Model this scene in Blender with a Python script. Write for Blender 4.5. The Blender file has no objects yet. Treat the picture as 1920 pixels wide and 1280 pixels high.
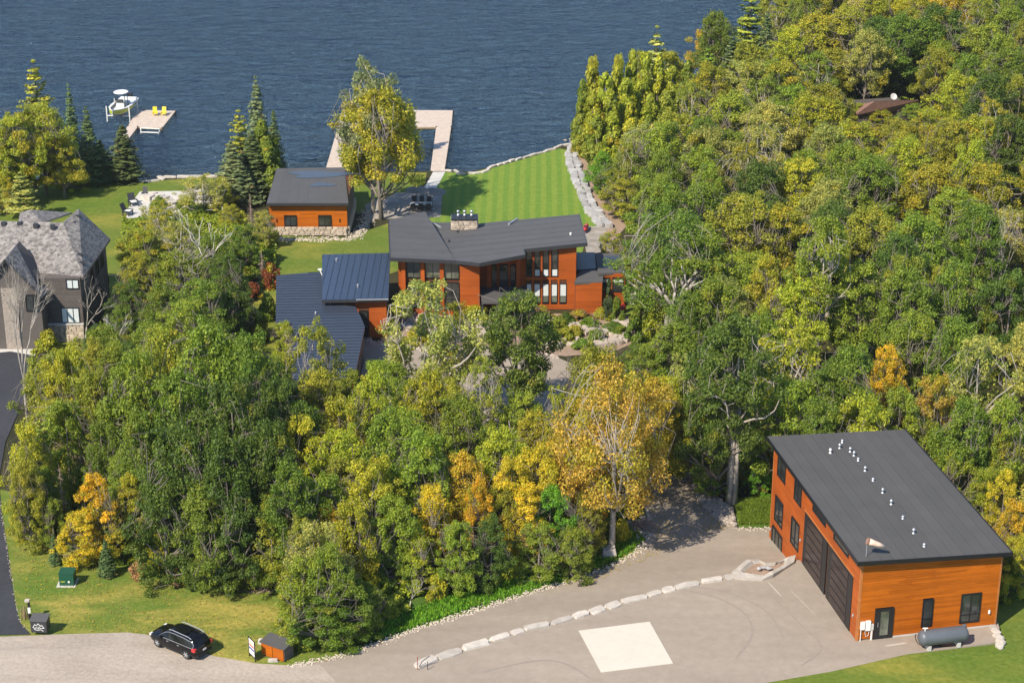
import bpy, bmesh, math, random
import numpy as np
from mathutils import Vector, Matrix

# ---------------------------------------------------------------- camera, world, sun
scn = bpy.context.scene
COL = scn.collection
F, TH, HC = 3733.0, math.radians(23.0), 81.0      # focal length in photo pixels, pitch, camera height above the yard
cam_d = bpy.data.cameras.new('camera'); cam = bpy.data.objects.new('camera', cam_d); COL.objects.link(cam)
cam_d.sensor_width = 36.0; cam_d.lens = F / 1920 * 36.0; cam_d.clip_end = 20000; cam_d.clip_start = 1
cam.location = (0, 0, HC); cam.rotation_euler = (math.pi / 2 - TH, 0, 0)
scn.camera = cam

SUN_EL, SUN_AZ = math.radians(46), math.radians(40)     # shadows fall away from the camera and to the right
world = bpy.data.worlds.new('World'); scn.world = world; world.use_nodes = True
wn = world.node_tree; bg = wn.nodes['Background']
sky = wn.nodes.new('ShaderNodeTexSky'); sky.sky_type = 'NISHITA'; sky.sun_disc = False
sky.sun_elevation = SUN_EL; sky.sun_rotation = math.pi + SUN_AZ; sky.air_density = 1.0; sky.dust_density = 0.0; sky.ozone_density = 2.5; sky.altitude = 1200
wn.links.new(sky.outputs[0], bg.inputs[0]); bg.inputs[1].default_value = 0.15
sun_d = bpy.data.lights.new('sun', 'SUN'); sun = bpy.data.objects.new('sun', sun_d); COL.objects.link(sun)
sun_d.energy = 4.9; sun_d.angle = math.radians(0.5); sun_d.color = (1.0, 0.90, 0.75)
sun.rotation_euler = (math.pi / 2 - SUN_EL, 0, -SUN_AZ); sun.location = (-100, -100, 200)
scn.view_settings.view_transform = 'Standard'; scn.view_settings.look = 'None'
scn.view_settings.exposure = 0.50; scn.view_settings.gamma = 1.0; scn.view_settings.use_curve_mapping = False
scn.cycles.max_bounces = 5; scn.cycles.diffuse_bounces = 2; scn.cycles.glossy_bounces = 2
scn.cycles.transmission_bounces = 3; scn.cycles.transparent_max_bounces = 4
scn.cycles.caustics_reflective = False; scn.cycles.caustics_refractive = False

# ---------------------------------------------------------------- ground profile and survey helpers
KY = [0, 130, 142, 155, 200, 226, 246, 3000]
KZ = [0, 0, -1.0, -2.2, -3.9, -4.3, -5.2, -5.2]
WATER = -5.9
def T(y): return float(np.interp(y, KY, KZ))
def ray(px, py):
    u = (px - 960) / F; v = (640 - py) / F
    return np.array([u, math.cos(TH) + v * math.sin(TH), -math.sin(TH) + v * math.cos(TH)])
def at(px, py, z=None, h=0.0):
    """ground point seen at a photo pixel: on the terrain (+h) or at a height z"""
    D = ray(px, py)
    if z is not None:
        return Vector((D * (HC - z) / -D[2] + np.array([0, 0, HC])).tolist())
    zz = -2.0
    for _ in range(40):
        P = D * (HC - zz) / -D[2]
        zz = 0.5 * zz + 0.5 * (T(P[1]) + h)
    return Vector((P[0], P[1], zz))
def onY(Y, px, py):
    D = ray(px, py); P = D * (Y / D[1]); return float(P[0]), float(P[2] + HC)
def proj(p):
    x, y, z = p[0], p[1], p[2] - HC
    dep = y * math.cos(TH) - z * math.sin(TH); up = y * math.sin(TH) + z * math.cos(TH)
    return 960 + F * x / dep, 640 - F * up / dep, F / dep

# ---------------------------------------------------------------- materials
def nodes(name):
    m = bpy.data.materials.new(name); m.use_nodes = True
    nt = m.node_tree; return m, nt, nt.nodes['Principled BSDF']
def N(nt, typ, **kw):
    n = nt.nodes.new(typ)
    for k, v in kw.items():
        if k.startswith('i_'): n.inputs[k[2:]].default_value = v
        else: setattr(n, k, v)
    return n
def lk(nt, a, b): nt.links.new(a, b)
def noise_col(nt, stops, scale, detail=5, rough=.6, vec=None, dist=0):
    n = N(nt, 'ShaderNodeTexNoise'); n.inputs['Scale'].default_value = scale; n.inputs['Detail'].default_value = detail
    n.inputs['Roughness'].default_value = rough; n.inputs['Distortion'].default_value = dist
    if vec is not None: lk(nt, vec, n.inputs['Vector'])
    r = N(nt, 'ShaderNodeValToRGB'); e = r.color_ramp.elements
    while len(e) < len(stops): e.new(0.5)
    for i, (p, c) in enumerate(stops): e[i].position = p; e[i].color = (*c, 1)
    lk(nt, n.outputs['Fac'], r.inputs[0]); return r.outputs[0], n.outputs['Fac']
def geo_vec(nt, sc=(1, 1, 1), rot=0.0):
    g = N(nt, 'ShaderNodeNewGeometry'); mp = N(nt, 'ShaderNodeMapping'); mp.inputs['Scale'].default_value = sc
    mp.inputs['Rotation'].default_value = (0, 0, rot)
    lk(nt, g.outputs['Position'], mp.inputs[0]); return mp.outputs[0]
def mix(nt, a, b, fac, mode='MIX'):
    m = N(nt, 'ShaderNodeMix', data_type='RGBA', blend_type=mode)
    for s, v in ((m.inputs[0], fac), (m.inputs[6], a), (m.inputs[7], b)):
        if isinstance(v, (int, float)): s.default_value = v
        elif isinstance(v, tuple): s.default_value = (*v, 1)
        else: lk(nt, v, s)
    return m.outputs[2]
def math_(nt, op, a, b=0.0):
    m = N(nt, 'ShaderNodeMath', operation=op)
    for s, v in ((m.inputs[0], a), (m.inputs[1], b)):
        if isinstance(v, (int, float)): s.default_value = v
        else: lk(nt, v, s)
    return m.outputs[0]
def bump(nt, bs, h, strength, dist):
    b = N(nt, 'ShaderNodeBump'); b.inputs['Strength'].default_value = strength; b.inputs['Distance'].default_value = dist
    lk(nt, h, b.inputs['Height']); lk(nt, b.outputs[0], bs.inputs['Normal']); return b
def plain(name, c, rough=.6, metal=0.0, var=.25, scale=3.0, spec=.5, bmp=0.0, objvar=0.0):
    m, nt, bs = nodes(name)
    v = geo_vec(nt)
    col, f = noise_col(nt, [(.25, tuple(x * (1 - var) for x in c)), (.75, tuple(min(1, x * (1 + var)) for x in c))], scale, vec=v)
    if objvar:
        oi = N(nt, 'ShaderNodeObjectInfo')
        k = math_(nt, 'ADD', math_(nt, 'MULTIPLY', oi.outputs['Random'], objvar * 2), 1 - objvar)
        cc = N(nt, 'ShaderNodeCombineColor'); [lk(nt, k, cc.inputs[i]) for i in range(3)]
        col = mix(nt, col, cc.outputs[0], 1.0, 'MULTIPLY')
    lk(nt, col, bs.inputs['Base Color']); bs.inputs['Roughness'].default_value = rough
    bs.inputs['Metallic'].default_value = metal; bs.inputs['Specular IOR Level'].default_value = spec
    if bmp: bump(nt, bs, f, bmp, .05)
    return m
def wood(name, dark, light, objvar=.16, along=(1, 1, 9)):
    m, nt, bs = nodes(name)
    v = geo_vec(nt, (.55, .55, 14))
    c1, f1 = noise_col(nt, [(.2, dark), (.8, light)], 1.4, 6, .65, v)
    v2 = geo_vec(nt, (.25, .25, .3))
    c2, f2 = noise_col(nt, [(.3, (.78, .74, .7)), (.7, (1.1, 1.08, 1.05))], 1.0, 4, .6, v2)
    col = mix(nt, c1, c2, .8, 'MULTIPLY')
    oi = N(nt, 'ShaderNodeObjectInfo')
    k = math_(nt, 'ADD', math_(nt, 'MULTIPLY', oi.outputs['Random'], objvar * 2), 1 - objvar)
    cc = N(nt, 'ShaderNodeCombineColor'); [lk(nt, k, cc.inputs[i]) for i in range(3)]
    col = mix(nt, col, cc.outputs[0], 1.0, 'MULTIPLY')
    lk(nt, col, bs.inputs['Base Color']); bs.inputs['Roughness'].default_value = .55; bs.inputs['Specular IOR Level'].default_value = .22
    bump(nt, bs, f1, .3, .02); return m

M = {}
M['cedar_wood'] = wood('cedar_wood', (.34, .080, .004), (.53, .145, .008))
M['red_wood'] = wood('red_wood', (.30, .062, .012), (.46, .115, .018), .10)
M['trim_wood'] = plain('trim_wood', (.42, .15, .04), .5)
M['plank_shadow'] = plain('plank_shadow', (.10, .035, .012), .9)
M['charcoal'] = plain('charcoal', (.035, .036, .04), .5, var=.15)
M['black'] = plain('black', (.012, .012, .014), .45, var=.2)
M['white'] = plain('white', (.75, .74, .70), .5, var=.06)
M['concrete'] = plain('concrete', (.52, .50, .46), .85, var=.1, scale=1.2)
M['steel'] = plain('steel', (.55, .56, .58), .35, metal=.6, var=.05)
M['red'] = plain('red', (.55, .03, .03), .4, var=.05)
M['rust'] = plain('rust', (.3, .07, .05), .6, var=.2)
M['yellow'] = plain('yellow', (.75, .55, .02), .5, var=.05)
M['tank_grey'] = plain('tank_grey', (.10, .11, .125), .45, var=.12, scale=.8)
M['green_metal'] = plain('green_metal', (.012, .075, .045), .45, var=.1)
M['sock'] = plain('sock', (.78, .55, .42), .8, var=.1)
M['sock_rim'] = plain('sock_rim', (.26, .13, .09), .8)
M['grey_cloth'] = plain('grey_cloth', (.20, .19, .17), .9, var=.15)
M['blue'] = plain('blue', (.03, .06, .30), .5, var=.05)
M['dry'] = plain('dry', (.34, .24, .13), .9, var=.3, scale=8)
M['stone'] = plain('stone', (.47, .425, .37), .9, var=.22, scale=1.6, bmp=.4, objvar=.16)
M['pink_stone'] = plain('pink_stone', (.41, .345, .285), .95, var=.35, scale=3.5, bmp=.4, objvar=.2)
M['grey_stone'] = plain('grey_stone', (.36, .35, .34), .9, var=.25, scale=1.8, bmp=.4, objvar=.18)
M['masonry'] = plain('masonry', (.46, .38, .29), .9, var=.35, scale=2.6, bmp=.5, objvar=.2)
M['pebbles'] = plain('pebbles', (.55, .47, .38), .95, var=.3, scale=9)
M['dock_wood'] = plain('dock_wood', (.52, .43, .35), .8, var=.18, scale=1.5)
M['brown_siding'] = plain('brown_siding', (.098, .082, .072), .8, var=.15, scale=2, objvar=.12)
M['roof_grey'] = plain('roof_grey', (.074, .071, .067), .8, var=.10, scale=.5, objvar=.07)
M['roof_main'] = plain('roof_main', (.080, .078, .078), .75, var=.10, scale=.6, objvar=.06)
M['roof_blue'] = plain('roof_blue', (.032, .050, .088), .42, var=.12, scale=1.2, objvar=.06)
M['roof_navy'] = plain('roof_navy', (.036, .046, .068), .42, var=.12, scale=1.2, objvar=.06)
M['brown_roof'] = plain('brown_roof', (.24, .13, .10), .85, var=.2, scale=2)
M['rubber'] = plain('rubber', (.015, .015, .015), .8, var=.1)
M['car_paint'] = plain('car_paint', (.004, .0045, .006), .14, var=.05, spec=.4)
M['bark'] = plain('bark', (.20, .17, .14), .9, var=.35, scale=5)
M['pale_bark'] = plain('pale_bark', (.38, .335, .285), .9, var=.25, scale=4)
M['birch_bark'] = plain('birch_bark', (.66, .62, .55), .8, var=.25, scale=4)
M['dark_bark'] = plain('dark_bark', (.09, .07, .055), .9, var=.3, scale=5)
M['boat_white'] = plain('boat_white', (.70, .70, .66), .35, var=.05)
M['lime'] = plain('lime', (.42, .47, .03), .35, var=.08)
M['brush'] = plain('brush', (.33, .24, .19), .9, var=.3, scale=6)

def glass(name, c, rough=.04):
    m, nt, bs = nodes(name)
    v = geo_vec(nt)
    col, f = noise_col(nt, [(.35, tuple(x * .5 for x in c)), (.65, tuple(x * 1.6 for x in c))], .7, 3, .5, v)
    lk(nt, col, bs.inputs['Base Color']); bs.inputs['Roughness'].default_value = rough
    bs.inputs['Specular IOR Level'].default_value = .8; return m
M['glass'] = glass('glass', (.030, .034, .032)); M['door_glass'] = plain('door_glass', (.028, .017, .018), .18, var=.5, scale=.8, spec=.3); M['tyre_mark'] = plain('tyre_mark', (.272, .228, .190), .9, var=.1); M['joint_pale'] = plain('joint_pale', (.42, .37, .31), .9, var=.1); M['wet_roof'] = plain('wet_roof', (.045, .05, .06), .22, var=.1, spec=.4); M['glass_light'] = glass('glass_light', (.11, .12, .09)); M['car_glass'] = plain('car_glass', (.006, .007, .008), .12, var=.1, spec=.35)
M['blind'] = plain('blind', (.62, .66, .64), .25, var=.12)

# shingles of the neighbour's house
m, nt, bs = nodes('shingles'); v = geo_vec(nt, (1, 1, 1.3))
vo = N(nt, 'ShaderNodeTexVoronoi'); vo.inputs['Scale'].default_value = 3.2; lk(nt, v, vo.inputs['Vector'])
r = N(nt, 'ShaderNodeValToRGB'); r.color_ramp.elements[0].color = (.105, .095, .088, 1); r.color_ramp.elements[1].color = (.29, .265, .245, 1)
sc = N(nt, 'ShaderNodeSeparateColor'); lk(nt, vo.outputs['Color'], sc.inputs[0]); lk(nt, sc.outputs[0], r.inputs[0])
lk(nt, r.outputs[0], bs.inputs['Base Color']); bs.inputs['Roughness'].default_value = .9
bump(nt, bs, sc.outputs[0], .5, .04); M['shingles'] = m

def ground_mat(name, stops, sc1, stops2, sc2, rough=.95, b=.4, stretch=(1, 1, 1), rot=0, spec=.2):
    m, nt, bs = nodes(name)
    c1, f1 = noise_col(nt, stops, sc1, 8, .7, geo_vec(nt))
    c2, f2 = noise_col(nt, stops2, sc2, 5, .6, geo_vec(nt, stretch, rot), dist=.6)
    lk(nt, mix(nt, c1, c2, 1.0, 'MULTIPLY'), bs.inputs['Base Color'])
    bs.inputs['Roughness'].default_value = rough; bs.inputs['Specular IOR Level'].default_value = spec
    bump(nt, bs, f1, b, .12); return m
M['lawn'] = ground_mat('lawn', [(.2, (.070, .105, .012)), (.5, (.125, .165, .022)), (.8, (.20, .22, .045))], 2.2,
                       [(.30, (.72, .90, .7)), (.5, (1., 1., 1.)), (.68, (1.95, 1.38, 1.6))], .11, stretch=(.7, 1.3, 1))
M['dry_lawn'] = ground_mat('dry_lawn', [(.2, (.080, .115, .014)), (.5, (.140, .180, .026)), (.8, (.235, .255, .055))], 2.6,
                       [(.32, (.62, .90, .7)), (.48, (1., 1., 1.)), (.64, (2.1, 1.45, 2.0))], .17, stretch=(.6, 1.3, 1))
M['rough_grass'] = ground_mat('rough_grass', [(.2, (.04, .085, .012)), (.5, (.075, .145, .02)), (.8, (.15, .22, .04))], 3,
                       [(.35, (.7, .8, .8)), (.7, (1.5, 1.2, 1.2))], .3)
M['forest_floor'] = ground_mat('forest_floor', [(.2, (.018, .020, .008)), (.6, (.045, .045, .018)), (.9, (.10, .08, .035))], 1.5,
                       [(.3, (.7, .8, .8)), (.7, (1.4, 1.2, 1.1))], .12)
M['mulch'] = ground_mat('mulch', [(.25, (.20, .13, .09)), (.75, (.42, .31, .23))], 4, [(.3, (.85, .85, .85)), (.7, (1.1, 1.1, 1.1))], .3)
M['gravel_road'] = ground_mat('gravel_road', [(.2, (.30, .25, .205)), (.5, (.395, .335, .275)), (.8, (.48, .42, .36))], 3.2,
                       [(.25, (.84, .83, .82)), (.55, (1, 1, 1)), (.8, (1.12, 1.1, 1.08))], .35, b=.5, stretch=(.35, 1.6, 1), rot=.15)
M['driveway'] = ground_mat('driveway', [(.2, (.270, .226, .180)), (.5, (.312, .262, .210)), (.8, (.352, .300, .246))], 1.2,
                       [(.3, (.90, .90, .90)), (.7, (1.07, 1.07, 1.07))], .16, b=.12, stretch=(.5, 1.5, 1), rot=.35)
M['asphalt'] = ground_mat('asphalt', [(.2, (.034, .036, .043)), (.8, (.060, .062, .070))], 3, [(.3, (.85, .85, .85)), (.7, (1.15, 1.15, 1.15))], .25, b=.2)
M['pad_white'] = ground_mat('pad_white', [(.2, (.54, .50, .42)), (.8, (.60, .56, .475))], 2, [(.3, (.95, .95, .94)), (.7, (1.03, 1.03, 1.03))], .3, b=.05)
M['patio'] = ground_mat('patio', [(.3, (.22, .20, .17)), (.7, (.42, .37, .32))], .9, [(.3, (.8, .8, .8)), (.7, (1.1, 1.1, 1.1))], .5)
M['shore_bed'] = ground_mat('shore_bed', [(.3, (.12, .08, .05)), (.7, (.3, .22, .15))], 1, [(.3, (.8, .8, .8)), (.7, (1.1, 1.1, 1.1))], .3)

# mown stripes of the lake lawn
m, nt, bs = nodes('striped_lawn')
c1, f1 = noise_col(nt, [(.2, (.095, .165, .020)), (.5, (.135, .220, .028)), (.8, (.195, .275, .042))], 2.0, 7, .7, geo_vec(nt))
w = N(nt, 'ShaderNodeTexWave', wave_type='BANDS', bands_direction='X'); w.inputs['Scale'].default_value = .22
w.inputs['Distortion'].default_value = 3.5; w.inputs['Detail'].default_value = 4; w.inputs['Detail Scale'].default_value = .35
lk(nt, geo_vec(nt, (1, .13, 1), math.radians(6)), w.inputs['Vector'])
r = N(nt, 'ShaderNodeValToRGB'); r.color_ramp.elements[0].position = .3; r.color_ramp.elements[1].position = .7
r.color_ramp.elements[0].color = (.90, .95, .9, 1); r.color_ramp.elements[1].color = (1.20, 1.06, 1.08, 1)
lk(nt, w.outputs['Fac'], r.inputs[0])
lk(nt, mix(nt, c1, r.outputs[0], 1.0, 'MULTIPLY'), bs.inputs['Base Color']); bs.inputs['Roughness'].default_value = .95
bs.inputs['Specular IOR Level'].default_value = .2; bump(nt, bs, f1, .4, .1); M['striped_lawn'] = m

# lake
m, nt, bs = nodes('lake_water')
g = N(nt, 'ShaderNodeNewGeometry'); sx = N(nt, 'ShaderNodeSeparateXYZ'); lk(nt, g.outputs['Position'], sx.inputs[0])
mr = N(nt, 'ShaderNodeMapRange'); mr.inputs[1].default_value = 247; mr.inputs[2].default_value = 268
nz = N(nt, 'ShaderNodeTexNoise'); nz.inputs['Scale'].default_value = .08; lk(nt, geo_vec(nt, (1, 1.5, 1)), nz.inputs['Vector'])
yy = math_(nt, 'ADD', sx.outputs['Y'], math_(nt, 'MULTIPLY', math_(nt, 'SUBTRACT', nz.outputs['Fac'], .5), 14))
yy = math_(nt, 'SUBTRACT', yy, math_(nt, 'MAXIMUM', math_(nt, 'MULTIPLY', sx.outputs['X'], .75), 0))
lk(nt, yy, mr.inputs[0])
col = mix(nt, (.042, .034, .026), (.0042, .0150, .042), mr.outputs[0])
lk(nt, col, bs.inputs['Base Color']); bs.inputs['Roughness'].default_value = .09; bs.inputs['IOR'].default_value = 1.333
bs.inputs['Specular IOR Level'].default_value = .34; bs.inputs['Specular Tint'].default_value = (.50, .76, 1.0, 1)
def wv(scale, sc, rot, det, rough=.55, dist=0.3):
    n = N(nt, 'ShaderNodeTexNoise'); n.inputs['Scale'].default_value = scale; n.inputs['Detail'].default_value = det
    n.inputs['Roughness'].default_value = rough; n.inputs['Distortion'].default_value = dist
    lk(nt, geo_vec(nt, sc, rot), n.inputs['Vector']); return n.outputs['Fac']
h1 = wv(.50, (.50, 1.0, 1), math.radians(-14), 5, .62); h2 = wv(1.2, (.45, 1.0, 1), math.radians(-6), 3); h3 = wv(.10, (.5, 1.1, 1), math.radians(-18), 2)
hh = math_(nt, 'ADD', math_(nt, 'ADD', math_(nt, 'MULTIPLY', h1, 1.0), math_(nt, 'MULTIPLY', h2, .38)), math_(nt, 'MULTIPLY', h3, 1.6))
bmp_ = bump(nt, bs, hh, 1.0, 3.4)
bs.inputs['Specular IOR Level'].default_value = 0
gl = N(nt, 'ShaderNodeBsdfGlossy'); gl.inputs['Color'].default_value = (.34, .52, .76, 1); gl.inputs['Roughness'].default_value = .07  # blue tint paints a clear-sky reflection into the gloss colour
fr = N(nt, 'ShaderNodeFresnel'); fr.inputs['IOR'].default_value = 1.333; lk(nt, bmp_.outputs[0], fr.inputs['Normal']); lk(nt, bmp_.outputs[0], gl.inputs['Normal'])
ms = N(nt, 'ShaderNodeMixShader'); lk(nt, fr.outputs[0], ms.inputs[0]); lk(nt, bs.outputs[0], ms.inputs[1]); lk(nt, gl.outputs[0], ms.inputs[2])
lk(nt, ms.outputs[0], [n for n in nt.nodes if n.type == 'OUTPUT_MATERIAL'][0].inputs[0]); M['lake_water'] = m

# foliage: the object's colour is the leaf colour, its alpha the share of clumps already turned to autumn
def leaf_mat(name, aut, trans=.28, gloss=.35):
    m, nt, bs = nodes(name)
    oi = N(nt, 'ShaderNodeObjectInfo')
    a1 = N(nt, 'ShaderNodeAttribute', attribute_name='rnd'); a2 = N(nt, 'ShaderNodeAttribute', attribute_name='clump')
    st = N(nt, 'ShaderNodeMapRange'); lk(nt, math_(nt, 'SUBTRACT', oi.outputs['Alpha'], a2.outputs['Fac']), st.inputs[0])
    st.inputs[1].default_value = -.06; st.inputs[2].default_value = .06
    c = mix(nt, oi.outputs['Color'], aut, st.outputs[0])
    rr = N(nt, 'ShaderNodeValToRGB'); e = rr.color_ramp.elements; e.new(.5)
    e[0].color = (.66, .72, .70, 1); e[1].color = (1., 1., 1., 1); e[1].position = .5; e[2].position = 1; e[2].color = (1.85, 1.62, 1.5, 1)  # random leaf tones; the bright end paints in leaf highlights
    lk(nt, a1.outputs['Fac'], rr.inputs[0])
    c = mix(nt, c, rr.outputs[0], 1.0, 'MULTIPLY')
    cl = N(nt, 'ShaderNodeValToRGB'); e = cl.color_ramp.elements
    e[0].color = (.80, .86, .85, 1); e[1].color = (1.24, 1.14, 1.05, 1)
    lk(nt, a2.outputs['Fac'], cl.inputs[0]); c = mix(nt, c, cl.outputs[0], 1.0, 'MULTIPLY')
    lk(nt, c, bs.inputs['Base Color']); bs.inputs['Roughness'].default_value = .5; bs.inputs['Specular IOR Level'].default_value = gloss
    tr = N(nt, 'ShaderNodeBsdfTranslucent'); lk(nt, mix(nt, c, (1.25, 1.25, .6), 1.0, 'MULTIPLY'), tr.inputs[0])
    ms = N(nt, 'ShaderNodeMixShader'); ms.inputs[0].default_value = trans
    lk(nt, bs.outputs[0], ms.inputs[1]); lk(nt, tr.outputs[0], ms.inputs[2])
    out = [n for n in nt.nodes if n.type == 'OUTPUT_MATERIAL'][0]; lk(nt, ms.outputs[0], out.inputs[0]); return m
M['leaf'] = leaf_mat('leaf', (.46, .385, .032), .40, .35); M['needle'] = leaf_mat('needle', (.30, .15, .05), .12, .2)

# ---------------------------------------------------------------- mesh helpers
def mesh_from(name, V, Fc, mat, smooth=False):
    me = bpy.data.meshes.new(name); me.from_pydata([tuple(v) for v in V], [], [tuple(f) for f in Fc]); me.update()
    if mat is not None: me.materials.append(M[mat] if isinstance(mat, str) else mat)
    if smooth: me.polygons.foreach_set('use_smooth', [True] * len(me.polygons))
    return me
def link(name, me, parent=None, loc=None, rot=None, scale=None):
    o = bpy.data.objects.new(name, me); COL.objects.link(o)
    if parent is not None: o.parent = parent
    if loc is not None: o.location = loc
    if rot is not None: o.rotation_euler = rot
    if scale is not None: o.scale = scale
    return o
def tag(o, label=None, cat=None, group=None, kind=None):
    if label: o['label'] = label
    if cat: o['category'] = cat
    if group: o['group'] = group
    if kind: o['kind'] = kind
    return o
def thing(name, label, cat, loc=(0, 0, 0), rz=0.0, group=None):
    o = bpy.data.objects.new(name, None); COL.objects.link(o); o.location = loc; o.rotation_euler = (0, 0, rz)
    o.empty_display_size = .5
    return tag(o, label, cat, group)
def copy_tree(o, parent=None):
    c = o.copy(); COL.objects.link(c)
    if parent is not None: c.parent = parent
    for ch in list(o.children): copy_tree(ch, c)
    return c
class MB:
    """collects shapes for ONE mesh object"""
    def __init__(s): s.V = []; s.F = []
    def add(s, V, Fc):
        n = len(s.V); s.V += [tuple(v) for v in V]; s.F += [tuple(i + n for i in f) for f in Fc]; return s
    def box(s, c, size, rz=0.0, ax=None):
        hx, hy, hz = size[0] / 2, size[1] / 2, size[2] / 2
        P = [(-hx, -hy, -hz), (hx, -hy, -hz), (hx, hy, -hz), (-hx, hy, -hz), (-hx, -hy, hz), (hx, -hy, hz), (hx, hy, hz), (-hx, hy, hz)]
        cr, sr = math.cos(rz), math.sin(rz)
        if ax is not None: V = [Vector(c) + ax @ Vector(p) for p in P]
        else: V = [(c[0] + p[0] * cr - p[1] * sr, c[1] + p[0] * sr + p[1] * cr, c[2] + p[2]) for p in P]
        return s.add(V, [(0, 3, 2, 1), (4, 5, 6, 7), (0, 1, 5, 4), (1, 2, 6, 5), (2, 3, 7, 6), (3, 0, 4, 7)])
    def prism(s, top, dz):
        """top: 3D polygon; the underside lies dz below it"""
        n = len(top); V = [tuple(p) for p in top] + [(p[0], p[1], p[2] - (dz[i] if isinstance(dz, (list, tuple)) else dz)) for i, p in enumerate(top)]
        return s.add(V, [tuple(range(n)), tuple(range(2 * n - 1, n - 1, -1))] + [(i, i + n, (i + 1) % n + n, (i + 1) % n) for i in range(n)])
    def tube(s, pts, rad, k=6):
        pts = [Vector(p) for p in pts]; n0 = len(s.V); V = []; Fc = []
        if not isinstance(rad, (list, tuple)): rad = [rad] * len(pts)
        for i, p in enumerate(pts):
            d = (pts[min(i + 1, len(pts) - 1)] - pts[max(i - 1, 0)]).normalized()
            u = d.orthogonal().normalized(); w = d.cross(u)
            if i and u.dot(pu) < 0: pass
            if i:
                u = (pu - d * pu.dot(d)); u = u.normalized() if u.length > 1e-4 else d.orthogonal().normalized(); w = d.cross(u)
            pu = u
            for j in range(k):
                a = 2 * math.pi * j / k; V.append(p + (u * math.cos(a) + w * math.sin(a)) * rad[i])
        for i in range(len(pts) - 1):
            for j in range(k): Fc.append((i * k + j, i * k + (j + 1) % k, (i + 1) * k + (j + 1) % k, (i + 1) * k + j))
        Fc.append(tuple(range(k - 1, -1, -1))); Fc.append(tuple((len(pts) - 1) * k + j for j in range(k)))
        return s.add(V, Fc)
    def lathe(s, c, prof, k=16, ax=None):
        V = []; Fc = []
        for (r, z) in prof:
            for j in range(k):
                a = 2 * math.pi * j / k; p = Vector((r * math.cos(a), r * math.sin(a), z))
                V.append(Vector(c) + (ax @ p if ax is not None else p))
        for i in range(len(prof) - 1):
            for j in range(k): Fc.append((i * k + j, i * k + (j + 1) % k, (i + 1) * k + (j + 1) % k, (i + 1) * k + j))
        Fc.append(tuple(range(k - 1, -1, -1))); Fc.append(tuple((len(prof) - 1) * k + j for j in range(k)))
        return s.add(V, Fc)
    def mesh(s, name, mat, smooth=False): return mesh_from(name, s.V, s.F, mat, smooth)
    def build(s, name, mat, parent=None, smooth=False, **kw): return link(name, s.mesh(name, mat, smooth), parent, **kw)

def drape(name, poly, off, mat, kind='structure', step=None, zf=None):
    """flat outline laid over the terrain, cut where the slope changes"""
    bm = bmesh.new(); vs = [bm.verts.new((p[0], p[1], 0)) for p in poly]; bm.faces.new(vs)
    ys = [p[1] for p in poly]; cuts = [k for k in KY if min(ys) < k < max(ys)]
    if step: cuts += list(np.arange(min(ys) + step, max(ys), step))
    for k in cuts:
        bmesh.ops.bisect_plane(bm, geom=bm.verts[:] + bm.edges[:] + bm.faces[:], plane_co=(0, k, 0), plane_no=(0, 1, 0))
    bmesh.ops.triangulate(bm, faces=bm.faces[:])
    for v in bm.verts: v.co.z = (zf(v.co.x, v.co.y) if zf else T(v.co.y)) + off
    bmesh.ops.recalc_face_normals(bm, faces=bm.faces[:])
    if bm.faces and sum(f.normal.z for f in bm.faces) < 0: bmesh.ops.reverse_faces(bm, faces=bm.faces[:])
    me = bpy.data.meshes.new(name); bm.to_mesh(me); bm.free(); me.materials.append(M[mat])
    o = link(name, me); o['kind'] = kind; return o
def gp(*pts, z=None): return [at(x, y, z) for x, y in pts]
def smooth_poly(pts, n=3):
    """Catmull-Rom through an open line of 2D/3D points"""
    P = [Vector(p) for p in pts]; out = []
    for i in range(len(P) - 1):
        a, b, c, d = P[max(i - 1, 0)], P[i], P[i + 1], P[min(i + 2, len(P) - 1)]
        for k in range(n):
            t = k / n; out.append(.5 * ((2 * b) + (c - a) * t + (2 * a - 5 * b + 4 * c - d) * t * t + (3 * b - a - 3 * c + d) * t ** 3))
    out.append(P[-1]); return out
def inpoly(x, y, poly):
    c = False; j = len(poly) - 1
    for i in range(len(poly)):
        xi, yi, xj, yj = poly[i][0], poly[i][1], poly[j][0], poly[j][1]
        if (yi > y) != (yj > y) and x < (xj - xi) * (y - yi) / (yj - yi) + xi: c = not c
        j = i
    return c
_rock = {}
def rock_mesh(seed, mat, flat=.6):
    k = (seed, mat, flat)
    if k not in _rock:
        rg = random.Random(seed * 7 + 1); bm = bmesh.new(); bmesh.ops.create_icosphere(bm, subdivisions=1, radius=.5)
        for v in bm.verts:
            v.co *= rg.uniform(.82, 1.12); v.co.z *= flat
            v.co.x = max(-.46, min(.46, v.co.x * 1.15)); v.co.y = max(-.46, min(.46, v.co.y * 1.15)); v.co.z = max(-.5, min(.3 * flat + .12, v.co.z))
        me = bpy.data.meshes.new('rock'); bm.to_mesh(me); bm.free(); me.materials.append(M[mat]); _rock[k] = me
    return _rock[k]
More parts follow.
